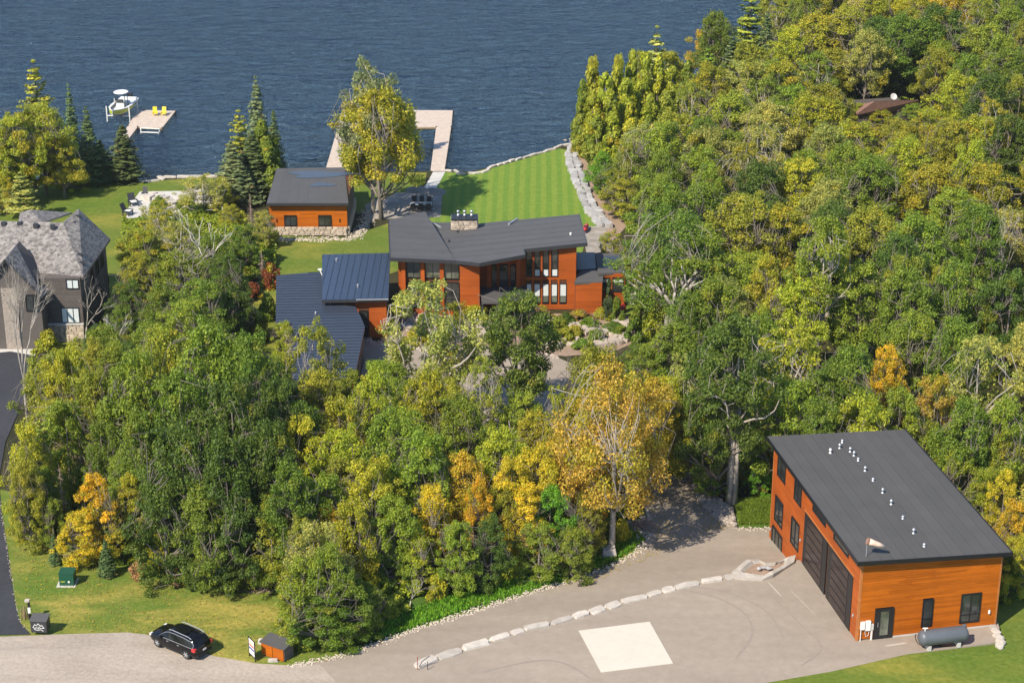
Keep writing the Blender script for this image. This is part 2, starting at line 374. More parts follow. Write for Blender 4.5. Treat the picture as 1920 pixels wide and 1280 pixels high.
def rocks_stuff(name, pts, mat, label=None, seed=0):
    """pts: (x, y, z, size) - many small stones in one mesh"""
    rg = random.Random(seed); mb = MB()
    base = [[v.co.copy() for v in rock_mesh(i, mat).vertices] for i in range(4)]
    fc = [[tuple(p.vertices) for p in rock_mesh(i, mat).polygons] for i in range(4)]
    for (x, y, z, s) in pts:
        i = rg.randrange(4); a = rg.uniform(0, 6.28); c_, s_ = math.cos(a), math.sin(a); sx, sy = s * rg.uniform(.8, 1.4), s * rg.uniform(.7, 1.1)
        mb.add([(x + v.x * sx * c_ - v.y * sy * s_, y + v.x * sx * s_ + v.y * sy * c_, z + v.z * s) for v in base[i]], fc[i])
    o = mb.build(name, mat); return tag(o, label, kind='stuff')
# ================================================================ SETTING
# lake
mb = MB(); mb.add([(-3000, -100, WATER), (3000, -100, WATER), (3000, 6000, WATER), (-3000, 6000, WATER)], [(0, 1, 2, 3)])
tag(mb.build('lake_water', 'lake_water'), kind='structure')
mb = MB(); mb.add([(-3000, -100, -9), (3000, -100, -9), (3000, 6000, -9), (-3000, 6000, -9)], [(0, 1, 2, 3)])
tag(mb.build('lake_bed', 'shore_bed'), kind='structure')
SHORE = [at(x, y, -5.2) for x, y in [(120, 342), (200, 339), (270, 338), (300, 336), (345, 333), (400, 330), (480, 326), (560, 323), (640, 322), (700, 322),
         (780, 321), (835, 321), (880, 322), (925, 312), (980, 295), (1048, 276), (1062, 270), (1095, 260), (1150, 236), (1220, 205), (1300, 170), (1380, 110), (1440, 40), (1500, -20)]]
LAND = [(-900, 60), (-900, 262), (-160, 262)] + [(p.x, p.y) for p in SHORE] + [(140, 520), (900, 900), (900, 60)]
drape('ground', LAND, 0, 'forest_floor')
mb = MB()
for a, b in zip(LAND[1:-2], LAND[2:-1]):
    mb.add([(a[0], a[1], T(a[1])), (b[0], b[1], T(b[1])), (b[0], b[1], -9), (a[0], a[1], -9)], [(0, 3, 2, 1)])
tag(mb.build('lake_bank', 'shore_bed'), kind='structure')

drape('neighbour_lawn', gp((-250, 346), (0, 346), (150, 344), (270, 341), (345, 336), (415, 333), (430, 420), (260, 480), (240, 630), (160, 660), (60, 650), (-250, 650)), .03, 'lawn')
drape('side_lawn', gp((470, 440), (650, 446), (760, 408), (770, 500), (600, 560), (520, 660), (400, 660), (450, 560), (520, 470)), .03, 'lawn')
drape('striped_lawn', gp((833, 323), (880, 325), (905, 319), (925, 315), (985, 298), (1048, 279), (1066, 282), (1069, 300), (1076, 330), (1092, 370), (1110, 402), (1122, 428), (1100, 445), (1090, 480), (800, 480), (770, 430), (790, 400), (812, 352), (826, 324)), .03, 'striped_lawn')
drape('shore_grass', gp((690, 324), (800, 324), (797, 345), (700, 400), (660, 400), (650, 340)), .03, 'lawn')
drape('east_lawn', gp((1165, 500), (1215, 515), (1245, 560), (1250, 650), (1185, 640), (1172, 580)), .035, 'lawn')
drape('mulch_strip', gp((1068, 272), (1098, 270), (1100, 300), (1120, 345), (1150, 365), (1185, 380), (1180, 420), (1150, 450), (1118, 455), (1125, 425), (1096, 372), (1078, 320)), .03, 'mulch')
drape('lake_path', gp((812, 323), (835, 323), (823, 345), (812, 362), (800, 366), (786, 362), (800, 345)), .06, 'concrete')
drape('lake_patio', gp((735, 362), (830, 360), (826, 408), (690, 412), (684, 385)), .05, 'patio')
drape('east_terrace', gp((1090, 425), (1135, 425), (1150, 470), (1100, 478)), .06, 'patio')
drape('neighbour_patio', gp((262, 360), (395, 358), (400, 410), (235, 416), (240, 392)), .06, 'concrete')
drape('garden_bed', gp((700, 588), (1178, 588), (1195, 640), (1150, 660), (1060, 668), (900, 652), (720, 655)), .03, 'mulch')
drape('forecourt', gp((680, 600), (700, 640), (880, 652), (1040, 668), (1110, 700), (1130, 760), (1100, 850), (900, 840), (740, 800), (660, 780), (670, 650)), .05, 'driveway')
drape('long_grass_bank', gp((620, 1206), (700, 1130), (820, 1085), (940, 1050), (1090, 1010), (1170, 980), (1215, 950), (1222, 995), (1208, 1024), (1170, 1050), (1100, 1080), (1000, 1110), (900, 1142), (800, 1174), (740, 1195), (690, 1210)), .03, 'rough_grass')
drape('west_lawn', gp((-80, 900), (60, 930), (180, 980), (330, 1000), (500, 1010), (620, 1120), (720, 1200), (640, 1231), (600, 1243), (545, 1249), (480, 1246), (400, 1232), (345, 1216), (290, 1196), (240, 1190), (60, 1196), (-80, 1200)), .03, 'dry_lawn')
drape('east_verge', gp((1375, 935), (1448, 925), (1452, 990), (1385, 990)), .05, 'rough_grass')
drape('south_lawn', gp((1340, 1300), (1400, 1283), (1560, 1256), (1700, 1224), (1866, 1204), (1868, 1100), (1990, 1080), (1990, 1400), (1200, 1400)), .05, 'lawn')
drape('lower_driveway', gp((545, 1249), (640, 1231), (700, 1211), (740, 1196), (800, 1175), (900, 1143), (1000, 1111), (1100, 1081), (1170, 1051), (1208, 1025), (1222, 995), (1212, 960), (1190, 925), (1130, 860), (1040, 850), (1080, 740), (1160, 760), (1262, 880), (1300, 905), (1320, 950), (1345, 975), (1385, 990), (1445, 991), (1500, 1090), (1380, 1110), (1240, 1140), (1090, 1180), (910, 1230), (790, 1275), (700, 1360), (480, 1360)), .045, 'driveway')
drape('gravel_road', gp((-260, 1197), (0, 1194), (60, 1192), (100, 1190), (240, 1186), (290, 1192), (350, 1214), (400, 1230), (480, 1244), (545, 1248), (600, 1246), (650, 1300), (700, 1420), (-260, 1420)), .06, 'gravel_road')
drape('asphalt_driveway', gp((-120, 1194), (-200, 900), (-200, 650), (10, 655), (60, 665), (68, 700), (40, 760), (10, 830), (-2, 900), (3, 960), (14, 1030), (22, 1090), (30, 1140), (38, 1168), (58, 1190)), .07, 'asphalt')
drape('walkway_slab', gp((-20, 600), (22, 612), (40, 640), (70, 655), (66, 668), (20, 660), (-20, 664)), .09, 'concrete')

# workshop yard: a level slab held up by the boulder wall
BL = [(770, 1253), (840, 1228), (900, 1208), (980, 1183), (1080, 1157), (1160, 1133), (1230, 1113), (1300, 1096), (1370, 1082), (1430, 1068), (1492, 1050)]
PADP = [at(x, y, 0) for x, y in BL]
P1 = at(1605, 1202, 0).xy; ex = Vector((.97950, .20143)); ey = Vector((-.20143, .97950))
def W3(e, d, z): return Vector((P1.x + ex.x * e + ey.x * d, P1.y + ex.y * e + ey.y * d, z))
pad = PADP + [W3(.5, 12.6, 0), W3(.5, 3, 0), W3(11, 3, 0)] + [at(1868, 1160, 0), at(1874, 1178, 0), at(1868, 1205, 0), at(1700, 1227, 0), at(1560, 1259, 0), at(1400, 1287, 0), at(1200, 1400, 0), at(690, 1400, 0)]
mb = MB(); mb.prism([(p.x, p.y, .07) for p in reversed(pad)], 3.2)
tag(mb.build('workshop_yard', 'driveway'), kind='structure')
q = [at(x, y, .07) for x, y in ((1127, 1260), (1262, 1243), (1218, 1165), (1085, 1182))]
mb = MB(); mb.prism([(p.x, p.y, .10) for p in q], .08)
tag(mb.build('helipad', 'pad_white'), 'pale square concrete landing pad set in the paved yard below the boulder wall', 'landing pad')

def ribbon(name, pxs, w, mat, label, z=.078, n=6):
    pl = smooth_poly([at(x, y, 0) for x, y in pxs], n); mb = MB(); V = []
    for i, p in enumerate(pl):
        d = (pl[min(i + 1, len(pl) - 1)] - pl[max(i - 1, 0)]); d.z = 0; d.normalize(); q = Vector((-d.y, d.x, 0)) * w / 2 * (1 if 0 < i < len(pl) - 1 else .3)
        V += [(p.x + q.x, p.y + q.y, z), (p.x - q.x, p.y - q.y, z)]
    mb.add(V, [(i * 2, i * 2 + 1, i * 2 + 3, i * 2 + 2) for i in range(len(pl) - 1)]); return tag(mb.build(name, mat), label, kind='stuff')
ribbon('tyre_mark', [(1270, 1105), (1340, 1120), (1395, 1150), (1410, 1190), (1380, 1235)], .16, 'tyre_mark', 'faint tyre marks curving over the workshop yard')
ribbon('tyre_mark', [(1300, 1100), (1375, 1115), (1440, 1150), (1470, 1200)], .14, 'tyre_mark', None, .079)
ribbon('tyre_mark', [(900, 1262), (1000, 1240), (1060, 1245), (1110, 1275)], .16, 'tyre_mark', None, .080)
ribbon('tyre_mark', [(1440, 1110), (1500, 1170), (1540, 1215), (1500, 1250)], .14, 'tyre_mark', None, .081)
ribbon('paving_seam', [(1440, 1092), (1466, 1120)], .12, 'joint_pale', 'short pale seams in the paving by the workshop', .082)
ribbon('paving_seam', [(1480, 1105), (1530, 1155)], .06, 'joint_pale', None, .083)
ribbon('paving_seam', [(1660, 1212), (1700, 1206)], .25, 'joint_pale', None, .084)
# ---------------------------------------------------------------- stones
def block_mesh(seed, mat, L=1.0, Wd=1.0, Hh=1.0, jit=.12):
    k = ('blk', seed, mat)
    if k not in _rock:
        rg = random.Random(seed + 50); bm = bmesh.new(); bmesh.ops.create_cube(bm, size=1.0)
        bmesh.ops.subdivide_edges(bm, edges=bm.edges[:], cuts=1, use_grid_fill=True)
        for v in bm.verts:
            c = sum(1 for t in v.co if abs(t) > .4)
            sh = {3: .80, 2: .93, 1: 1.0}.get(c, 1)
            v.co = Vector((v.co.x * sh * rg.uniform(1 - jit, 1 + jit), v.co.y * sh * rg.uniform(1 - jit, 1 + jit), v.co.z * (.94 if c == 3 else 1) * rg.uniform(.94, 1.04)))
        me = bpy.data.meshes.new('block'); bm.to_mesh(me); bm.free(); me.materials.append(M[mat]); _rock[k] = me
    return _rock[k]
rng = random.Random(5)
wall = thing('boulder_wall', 'row of pale flat topped boulders retaining the workshop yard above the driveway', 'retaining wall', tuple(at(1080, 1157, 0)))
line = smooth_poly([Vector((p.x, p.y, 0)) for p in PADP[:9]], 6)
acc = [0.0]
for a, b in zip(line, line[1:]): acc.append(acc[-1] + (b - a).length)
def along(s):
    for i in range(len(acc) - 1):
        if acc[i + 1] >= s: 
            t = (s - acc[i]) / (acc[i + 1] - acc[i]); p = line[i].lerp(line[i + 1], t); d = (line[i + 1] - line[i]); return p, math.atan2(d.y, d.x)
    return line[-1], 0
s = 0.3; i = 0
while s < acc[-1] - .4:
    L = rng.uniform(1.15, 2.6); L = min(L, acc[-1] - s + .3); p, a = along(min(s + L / 2, acc[-1])); drop = max(.35, .25 - T(p.y))
    o = link('boulder', block_mesh(i % 6, 'stone'), wall)
    o.scale = (L * .97, rng.uniform(.7, 1.0), drop + .22); o.location = (p.x - wall.location.x, p.y - wall.location.y, .20 - (drop + .22) / 2 + rng.uniform(-.04, .06))
    o.rotation_euler = (0, 0, a + rng.uniform(-.12, .12)); s += L; i += 1
# rock basin at the workshop end of the wall
pts = [(1372, 1072), (1400, 1050), (1420, 1046), (1434, 1056), (1462, 1054), (1480, 1044), (1492, 1042), (1489, 1052), (1470, 1064), (1450, 1078), (1430, 1084), (1400, 1083), (1376, 1080)]
basin = thing('rock_basin', 'pale scooped rock basin between the boulder wall and the workshop corner', 'rock basin', tuple(at(1430, 1066, .3)))
bl = basin.location
def rim(k, z): 
    c = Vector((sum(p[0] for p in pts) / len(pts), sum(p[1] for p in pts) / len(pts)))
    out = []
    for j, p in enumerate(pts):
        q = c + (Vector(p) - c) * k; w = at(q.x, q.y, .3); out.append(Vector((w.x, w.y, z + .10 * math.sin(j * 2.3) * (k > .7))) - bl)
    return out
r0, r1, r2, r3 = rim(1.02, -1.6), rim(1.0, .32), rim(.74, .40), rim(.62, .16)
mb = MB(); n = len(pts)
for A, B_ in ((r0, r1), (r1, r2), (r2, r3)):
    mb.add(A + B_, [(i, (i + 1) % n, (i + 1) % n + n, i + n) for i in range(n)])
mb.build('rock_rim', 'stone', basin)
mb = MB(); mb.add([(p.x, p.y, p.z + .01) for p in r3], [tuple(range(n))]); mb.build('basin_floor', 'mulch', basin)
for k in range(5):
    w = at(1424 + rng.uniform(-6, 22), 1062 + rng.uniform(-5, 6), .3)
    link('rock', rock_mesh(k, 'grey_stone'), basin, Vector((w.x, w.y, .42)) - bl, (0, 0, rng.uniform(0, 6)), (rng.uniform(.25, .5),) * 3)
# stones at the corner of the yard by the gas tank
cs = thing('edging_stones', 'short row of white stones edging the yard corner right of the gas tank', 'stone edging', tuple(at(1868, 1190, 0)))
for k, (x, y, L) in enumerate([(1862, 1178, .9), (1868, 1185, 1.1), (1872, 1194, 1.2), (1876, 1203, 1.0), (1874, 1211, .9)]):
    w = at(x, y, .1) - cs.location
    link('stone', block_mesh(k, 'stone'), cs, (w.x, w.y, .1), (0, 0, -1.0 + rng.uniform(-.2, .2)), (L * .8, .4, .4))

def stone_row(name, label, cat, pxs, size, mat, wd=1.0, hh=.7, h=.1, z=None, rows=1, group=None, maxn=140):
    pl = smooth_poly([at(x, y, z) for x, y in pxs], 5); root = thing(name, label, cat, tuple(pl[len(pl) // 2]), 0, group)
    k = 0
    for r in range(rows):
        d = 0.0; nxt = 0.0
        for a, b in zip(pl, pl[1:]):
            sl = (b - a).length; s_ = nxt - d
            while s_ < sl and k < maxn:
                p = a.lerp(b, s_ / sl); an = math.atan2((b - a).y, (b - a).x); nrm = Vector((-math.sin(an), math.cos(an), 0))
                L = size * rng.uniform(.7, 1.35); p = p + nrm * ((r - (rows - 1) / 2) * wd * .95 + rng.uniform(-.12, .12) * wd)
                zz = (T(p.y) if z is None else p.z) + h + rng.uniform(-.05, .08)
                link('stone', block_mesh(k % 6, mat), root, Vector((p.x, p.y, zz)) - root.location, (rng.uniform(-.06, .06), rng.uniform(-.06, .06), an + rng.uniform(-.25, .25)), (L * 1.02, wd * rng.uniform(.8, 1.15), hh * rng.uniform(.8, 1.15)))
                s_ += L; k += 1
            nxt = d + s_; d += sl
    return root
stone_row('shore_wall', 'pale stone edging along the shore of the striped lawn', 'stone edging', [(838, 321), (856, 322), (862, 327), (905, 324), (925, 313), (985, 296), (1046, 277), (1060, 273), (1076, 270)], 1.1, 'stone', .5, .4, .02)
stone_row('lawn_retaining_wall', 'grey boulder wall curving down the right edge of the striped lawn', 'retaining wall', [(1088, 268), (1072, 290), (1078, 318), (1090, 350), (1102, 382), (1122, 412), (1134, 428)], 1.3, 'grey_stone', 1.0, .9, .12, rows=2)
stone_row('shore_wall', 'flat concrete coloured shore slabs below the neighbour patio', 'stone edging', [(268, 341), (302, 338), (304, 333), (345, 333), (400, 332)], 1.6, 'stone', .6, .35, .06)
stone_row('garden_wall', 'rough pale boulders of the rock garden in front of the timber house', 'rock garden', [(758, 618), (800, 600), (850, 612), (900, 606), (912, 622), (860, 634), (790, 630)], .8, 'pink_stone', .7, .6, .12, rows=3)
stone_row('garden_wall', 'pinkish boulders edging the bed below the right wing hedges', 'rock garden', [(1040, 604), (1070, 612), (1110, 626), (1150, 622), (1172, 602), (1180, 616), (1160, 640), (1100, 646), (1050, 640), (1035, 655)], .8, 'pink_stone', .7, .6, .12, rows=3)
stone_row('patio_boulders', 'tumbled pale boulders around the neighbour fire patio', 'rock garden', [(282, 372), (310, 380), (300, 395), (330, 388), (350, 372), (375, 368), (362, 390), (350, 402)], 1.3, 'stone', 1.1, .8, .2, rows=2)
for k, (x, y, s_, lab) in enumerate([(1143, 357, 1.5, 'white boulder lying on the mulch under the tree edge'), (1172, 383, 1.6, 'pale boulder half hidden by branches at the mulch end'), (1138, 1041, 1.6, 'pale boulder in the grass left of the orange maple trunk'), (684, 1121, .9, 'small pale boulder under the shrubs left of the grass bank')]):
    w = at(x, y); o = link('boulder', block_mesh(k, 'stone'), None, (w.x, w.y, w.z + s_ * .25), (0, 0, rng.uniform(0, 3)), (s_ * 1.1, s_ * .8, s_ * .7)); tag(o, lab, 'boulder')
# riprap slope beside the drive
poly = gp((1215, 850), (1262, 872), (1312, 905), (1345, 935), (1372, 955), (1380, 990), (1345, 977), (1318, 950), (1300, 912), (1250, 890))
xs = [p.x for p in poly]; ys = [p.y for p in poly]; pts_ = []
while len(pts_) < 1100:
    x, y = rng.uniform(min(xs), max(xs)), rng.uniform(min(ys), max(ys))
    if inpoly(x, y, poly): pts_.append((x, y, T(y) + rng.uniform(.0, .25), rng.uniform(.22, .55)))
rocks_stuff('riprap', pts_, 'pink_stone', 'loose pinkish riprap stones banked beside the driveway mouth')
# pebble edging of driveway, road and boathouse
def pebble_line(name, pxs, w, dens, size=(.07, .17), mat='pebbles', lab=None):
    pl = smooth_poly([at(x, y) for x, y in pxs], 5); P = []
    for a, b in zip(pl, pl[1:]):
        for k in range(int((b - a).length * dens)):
            p = a.lerp(b, rng.random()); P.append((p.x + rng.gauss(0, w), p.y + rng.gauss(0, w), T(p.y) + .08, rng.uniform(*size)))
    rocks_stuff(name, P, mat, lab)
pebble_line('gravel_edging', [(545, 1248), (640, 1230), (700, 1210), (740, 1195), (800, 1174), (900, 1142), (1000, 1110), (1100, 1080), (1170, 1050), (1208, 1024), (1222, 993), (1212, 960)], .20, 34, lab='pale pebble edging along the grass side of the driveway')
pebble_line('gravel_edging', [(1200, 968), (1208, 1005), (1195, 1022)], .55, 22, (.15, .35), 'pink_stone')
pebble_line('gravel_edging', [(1380, 990), (1412, 993), (1445, 990)], .2, 24)
pebble_line('gravel_edging', [(508, 448), (560, 450), (655, 448), (672, 440), (684, 420), (690, 395)], .45, 34, (.12, .26), 'pebbles', 'pale river stones around the foot of the boathouse')
pebble_line('gravel_edging', [(-5, 930), (3, 965), (14, 1035), (24, 1095), (33, 1145), (42, 1170), (60, 1186)], .06, 5, (.05,.10))
pebble_line('gravel_edging', [(690, 640), (760, 655), (890, 652), (1040, 668)], .35, 14, (.15, .4), 'pink_stone')
pebble_line('gravel_edging', [(1098, 266), (1080, 268), (1100, 275)], .9, 14, (.3, .7), 'pink_stone')

# ================================================================ BUILDINGS
UNIT = {}
def unit_box(mat):
    if mat not in UNIT:
        mb = MB(); mb.box((0, 0, 0), (1, 1, 1)); UNIT[mat] = mb.mesh('box', mat)
    return UNIT[mat]
class Wall:
    """a vertical wall from P along a (2D), outward normal n; pieces are placed at (t, z)"""
    def __init__(s, P, a, flip=False):
        s.P = Vector((P[0], P[1])); s.a = Vector((a[0], a[1])).normalized(); s.n = Vector((s.a.y, -s.a.x)) * (-1 if flip else 1)
        s.rz = math.atan2(s.a.y, s.a.x)
    def p(s, t, z, o=0.0): return Vector((s.P.x + s.a.x * t + s.n.x * o, s.P.y + s.a.y * t + s.n.y * o, z))
    def bx(s, name, parent, mat, t0, t1, z0, z1, o0, o1):
        c = s.p((t0 + t1) / 2, (z0 + z1) / 2, (o0 + o1) / 2)
        root = parent; off = Vector((0, 0, 0))
        r = parent
        while r is not None: off += r.location; r = r.parent
        return link(name, unit_box(mat), parent, c - off, (0, 0, s.rz), (abs(t1 - t0), abs(o1 - o0), abs(z1 - z0)))
    def planks(s, parent, mat, t0, t1, z0, z1, step=.24, holes=(), top=None, name='plank'):
        """z1 may be a function of t through top=(zl, zr)"""
        k = 0; z = z0
        while z < z1 - .03:
            h = min(step, z1 - z); segs = [(t0, t1)]
            for (a, b, c, d) in holes:
                if z + h > c + .05 and z < d - .05:
                    ns = []
                    for (u, v) in segs:
                        if b <= u or a >= v: ns.append((u, v))
                        else:
                            if a - u > .05: ns.append((u, a))
                            if v - b > .05: ns.append((b, v))
                    segs = ns
            cut = []
            for (u, v) in segs:
                while v - u > 4.6 and name == 'plank':
                    w = rng.uniform(1.8, 4.2); cut.append((u, u + w - .006)); u += w
                cut.append((u, v))
            for (u, v) in cut:
                if top:
                    zt = top[0] + (top[1] - top[0]) * ((u + v) / 2 - t0) / (t1 - t0)
                    if z + h > max(top) : continue
                    if z + h * .5 > zt: 
                        # trim the board where the roof slopes below it
                        f = (z + h - top[0]) / (top[1] - top[0] + 1e-9); tc = t0 + (t1 - t0) * f
                        if top[1] > top[0]: u = max(u, tc)
                        else: v = min(v, tc)
                        if v - u < .1: continue
                s.bx(name, parent, mat, u, v, z + .008, z + h - .008, 0, .035)
            z += step
    def window(s, parent, t0, t1, z0, z1, glass='glass', frame='black', mull=(), rails=(), fw=.07, name='window', blind=None, o=.03):
        c = s.p((t0 + t1) / 2, (z0 + z1) / 2, o); off = Vector((0, 0, 0)); r = parent
        while r is not None: off += r.location; r = r.parent
        w, h = t1 - t0, z1 - z0; mb = MB()
        ax = Matrix(((s.a.x, s.n.x, 0), (s.a.y, s.n.y, 0), (0, 0, 1)))
        def b(x0, x1, y0, y1, d0=-.02, d1=.08): mb.box(ax @ Vector(((x0 + x1) / 2, (d0 + d1) / 2, (y0 + y1) / 2)), (x1 - x0, d1 - d0, y1 - y0), ax=ax)
        b(-w / 2, w / 2, -h / 2, -h / 2 + fw); b(-w / 2, w / 2, h / 2 - fw, h / 2)
        b(-w / 2, -w / 2 + fw, -h / 2 + fw, h / 2 - fw); b(w / 2 - fw, w / 2, -h / 2 + fw, h / 2 - fw)
        ms = [-w / 2 + fw] + [-w / 2 + w * m for m in mull] + [w / 2 - fw]
        rs = [-h / 2 + fw] + [-h / 2 + h * m for m in rails] + [h / 2 - fw]
        for m in ms[1:-1]: b(m - fw * .4, m + fw * .4, -h / 2 + fw, h / 2 - fw, -.02, .06)
        for m in rs[1:-1]: b(-w / 2 + fw, w / 2 - fw, m - fw * .4, m + fw * .4, -.02, .055)
        f = mb.build(name, frame, parent, loc=c - off)
        for i in range(len(ms) - 1):
            for j in range(len(rs) - 1):
                x0, x1 = ms[i] + (fw * .4 if i else 0), ms[i + 1] - (fw * .4 if i < len(ms) - 2 else 0)
                y0, y1 = rs[j] + (fw * .4 if j else 0), rs[j + 1] - (fw * .4 if j < len(rs) - 2 else 0)
                g_ = MB(); g_.box((0, 0, 0), (x1 - x0, .012, y1 - y0), ax=ax)
                gm = glass
                if blind == 'all' or (blind == 'top' and j == len(rs) - 2) or (blind == 'low' and j == 0): gm = 'blind'
                g_.build('pane', gm, f, loc=ax @ Vector(((x0 + x1) / 2, .015, (y0 + y1) / 2)))
        return f
def roof_strips(parent, quad, n, mat, thick=.12, gap=.02, lift=.0, name='roof_panel', along_v=True, step_up=.0):
    """quad: four 3D corners a b c d; strips run from edge a-b to edge d-c"""
    a, b, c, d = [Vector(q) for q in quad]; off = Vector((0, 0, 0)); r = parent
    while r is not None: off += r.location; r = r.parent
    for i in range(n):
        g = gap / 2 / max(.1, (b - a).length); t0, t1 = i / n + g, (i + 1) / n - g
        P = [a.lerp(b, t0), a.lerp(b, t1), d.lerp(c, t1), d.lerp(c, t0)]
        ce = sum(P, Vector()) / 4; mb = MB(); dz = (i % 2) * step_up
        nn = (P[1] - P[0]).cross(P[2] - P[1])
        if nn.z < 0: P = P[::-1]
        mb.prism([p - ce + Vector((0, 0, dz)) for p in P], thick)
        mb.build(name, mat, parent, loc=ce - off)
def fascia(parent, pts, mat, h=.3, w=.06, name='fascia'):
    off = Vector((0, 0, 0)); r = parent
    while r is not None: off += r.location; r = r.parent
    for a, b in zip(pts, pts[1:]):
        a, b = Vector(a), Vector(b); c = (a + b) / 2; d = b - a; L = d.length; x = d.normalized(); y = Vector((0, 0, 1)).cross(x).normalized(); z = x.cross(y)
        mb = MB(); mb.box((0, 0, 0), (L + w * .5, w, h), ax=Matrix((x, y, z)).transposed()); mb.build(name, mat, parent, loc=c - off - Vector((0, 0, h / 2)))
def solid(name, parent, pts2, z0, z1, mat):
    off = Vector((0, 0, 0)); r = parent
    while r is not None: off += r.location; r = r.parent
    zt = z1 if isinstance(z1, (list, tuple)) else [z1] * len(pts2)
    mb = MB(); P = [Vector((p[0], p[1], zt[i])) - off for i, p in enumerate(pts2)]
    ar = sum(P[i].x * P[(i + 1) % len(P)].y - P[(i + 1) % len(P)].x * P[i].y for i in range(len(P)))
    if ar < 0: P = P[::-1]; zt = zt[::-1]
    mb.prism(P, [z - z0 for z in zt]); return mb.build(name, mat, parent)

# ---------------- workshop with the big roof
ws = thing('workshop_building', 'large cedar clad workshop with dark sloping roof and tall black garage doors', 'building', tuple(W3(0, 0, 0)))
Wd, Ln = 11.45, 20.6
def rz_(e, d): return 7.30 - .045 * e + .012 * d      # roof surface
core = [W3(0.06, .06, 0), W3(Wd - .06, .06, 0), W3(Wd - .06, Ln - .06, 0), W3(.06, Ln - .06, 0)]
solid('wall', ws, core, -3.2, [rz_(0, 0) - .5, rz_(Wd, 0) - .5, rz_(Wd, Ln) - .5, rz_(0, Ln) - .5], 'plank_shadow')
Fw = Wall((P1.x, P1.y), ex); Lw = Wall((P1.x, P1.y), ey, flip=True)
pr = W3(Wd, 0, 0); Rw = Wall((pr.x, pr.y), ey); pb = W3(0, Ln, 0); Bw = Wall((pb.x, pb.y), ex, flip=True)
fh = [(1.35, 2.88, -.2, 2.7), (5.2, 6.08, .7, 3.08), (8.35, 10.0, .64, 3.22)]
Fw.planks(ws, 'cedar_wood', .14, Wd - .14, .18, 7.2, .2, fh, top=(6.84, 6.42))
Rw.planks(ws, 'cedar_wood', .14, Ln - .14, -.4, 7.0, .4, top=(6.42, 6.6)); Bw.planks(ws, 'cedar_wood', .14, Wd - .14, -2.4, 7.0, .4, top=(7.0, 6.6))
LH = [(17.4, 19.4, 4.75, 6.48), (13.4, 15.1, 4.67, 6.6), (17.5, 19.5, .45, 2.83), (13.4, 15.35, .48, 2.89), (17.27, 19.9, -2.1, -.35), (7.7, 10.7, 5.85, 6.38), (2.6, 5.85, 5.85, 6.5), (1.35, 12.4, -.2, 4.9)]
Lw.planks(ws, 'red_wood', .14, 12.6, .12, 7.2, .2, LH, top=(6.84, 7.0)); Lw.planks(ws, 'red_wood', 12.6, Ln - .14, -2.2, 7.2, .2, LH, top=(7.0, 7.1))  # left wall's grazing light put into the boards: redder, darker than the front
for (w_, t) in ((Fw, .07), (Fw, Wd - .07), (Lw, .07), (Lw, Ln - .07), (Rw, .07)):
    w_.bx('corner_board', ws, 'trim_wood', t - .07, t + .07, (-2.2 if (w_ is Lw and t > 9) else .05), 6.45 if (w_ is Rw or t > 9 and w_ is Fw) else 6.82, 0, .05)
Fw.bx('foundation', ws, 'concrete', 2.95, Wd, -.5, .16, -.02, .07)
Lw.bx('foundation', ws, 'concrete', 12.9, Ln, -3.0, -2.2, -.02, .07)
# roof
R = lambda e, d, dz=0.: W3(e, d, rz_(e, d) + dz)
roof_strips(ws, [R(-.55, -.55), R(Wd + .45, -.55), R(Wd + .45, Ln + .5), R(-.55, Ln + .5)], 13, 'roof_grey', .10, .03)
solid('roof_deck', ws, [R(-.5, -.5), R(Wd + .4, -.5), R(Wd + .4, Ln + .45), R(-.5, Ln + .45)], 6.9, [R(-.5, -.5, -.11).z, R(Wd + .4, -.5, -.11).z, R(Wd + .4, Ln + .45, -.11).z, R(-.5, Ln + .45, -.11).z], 'black') if False else None
q4 = [R(-.5, -.5, -.11), R(Wd + .4, -.5, -.11), R(Wd + .4, Ln + .45, -.11), R(-.5, Ln + .45, -.11)]
mb = MB(); mb.prism([v - ws.location for v in q4], .22); mb.build('roof_deck', 'black', ws)
fascia(ws, [R(-.58, Ln + .5, .03), R(-.58, -.58, .03), R(Wd + .5, -.58, .03), R(Wd + .5, Ln + .5, .03)], 'black', .36, .06)
# openings on the left wall
for (a, b, c, d), m_, r_ in zip(LH[:5], [(.5,)] * 5, [(.28,), (.28,), (.25,), (.25,), ()]):
    Lw.window(ws, a, b, c, d, 'glass', 'black', m_ if c > -1 else (.35, .7), r_, .08)
for (a, b, c, d) in LH[5:7]: Lw.window(ws, a, b, c, d, 'glass', 'black', (), (), .08)
for (a, b) in ((1.4, 6.7), (7.1, 12.35)):
    dr = Lw.bx('garage_door', ws, 'black', a, b, .1, 4.85, .0, .07)
    dr.scale = (1, 1, 1); me = MB(); me.box((0, 0, 0), (b - a, .07, 4.75)); dr.data = me.mesh('garage_door', 'black')
    for k in range(6):
        z0 = -2.2 + k * .76; mb = MB(); mb.box((0, 0, 0), (b - a - 1.7, .03, .60))
        mb.build('door_panel', 'door_glass', dr, loc=(.1, .045, z0 + .3))  # reddish reflection painted into the dark pane colour
fascia(ws, [Lw.p(12.5, 5.02, .06), Lw.p(1.25, 5.06, .06)], 'trim_wood', .12, .05, 'door_head_trim')
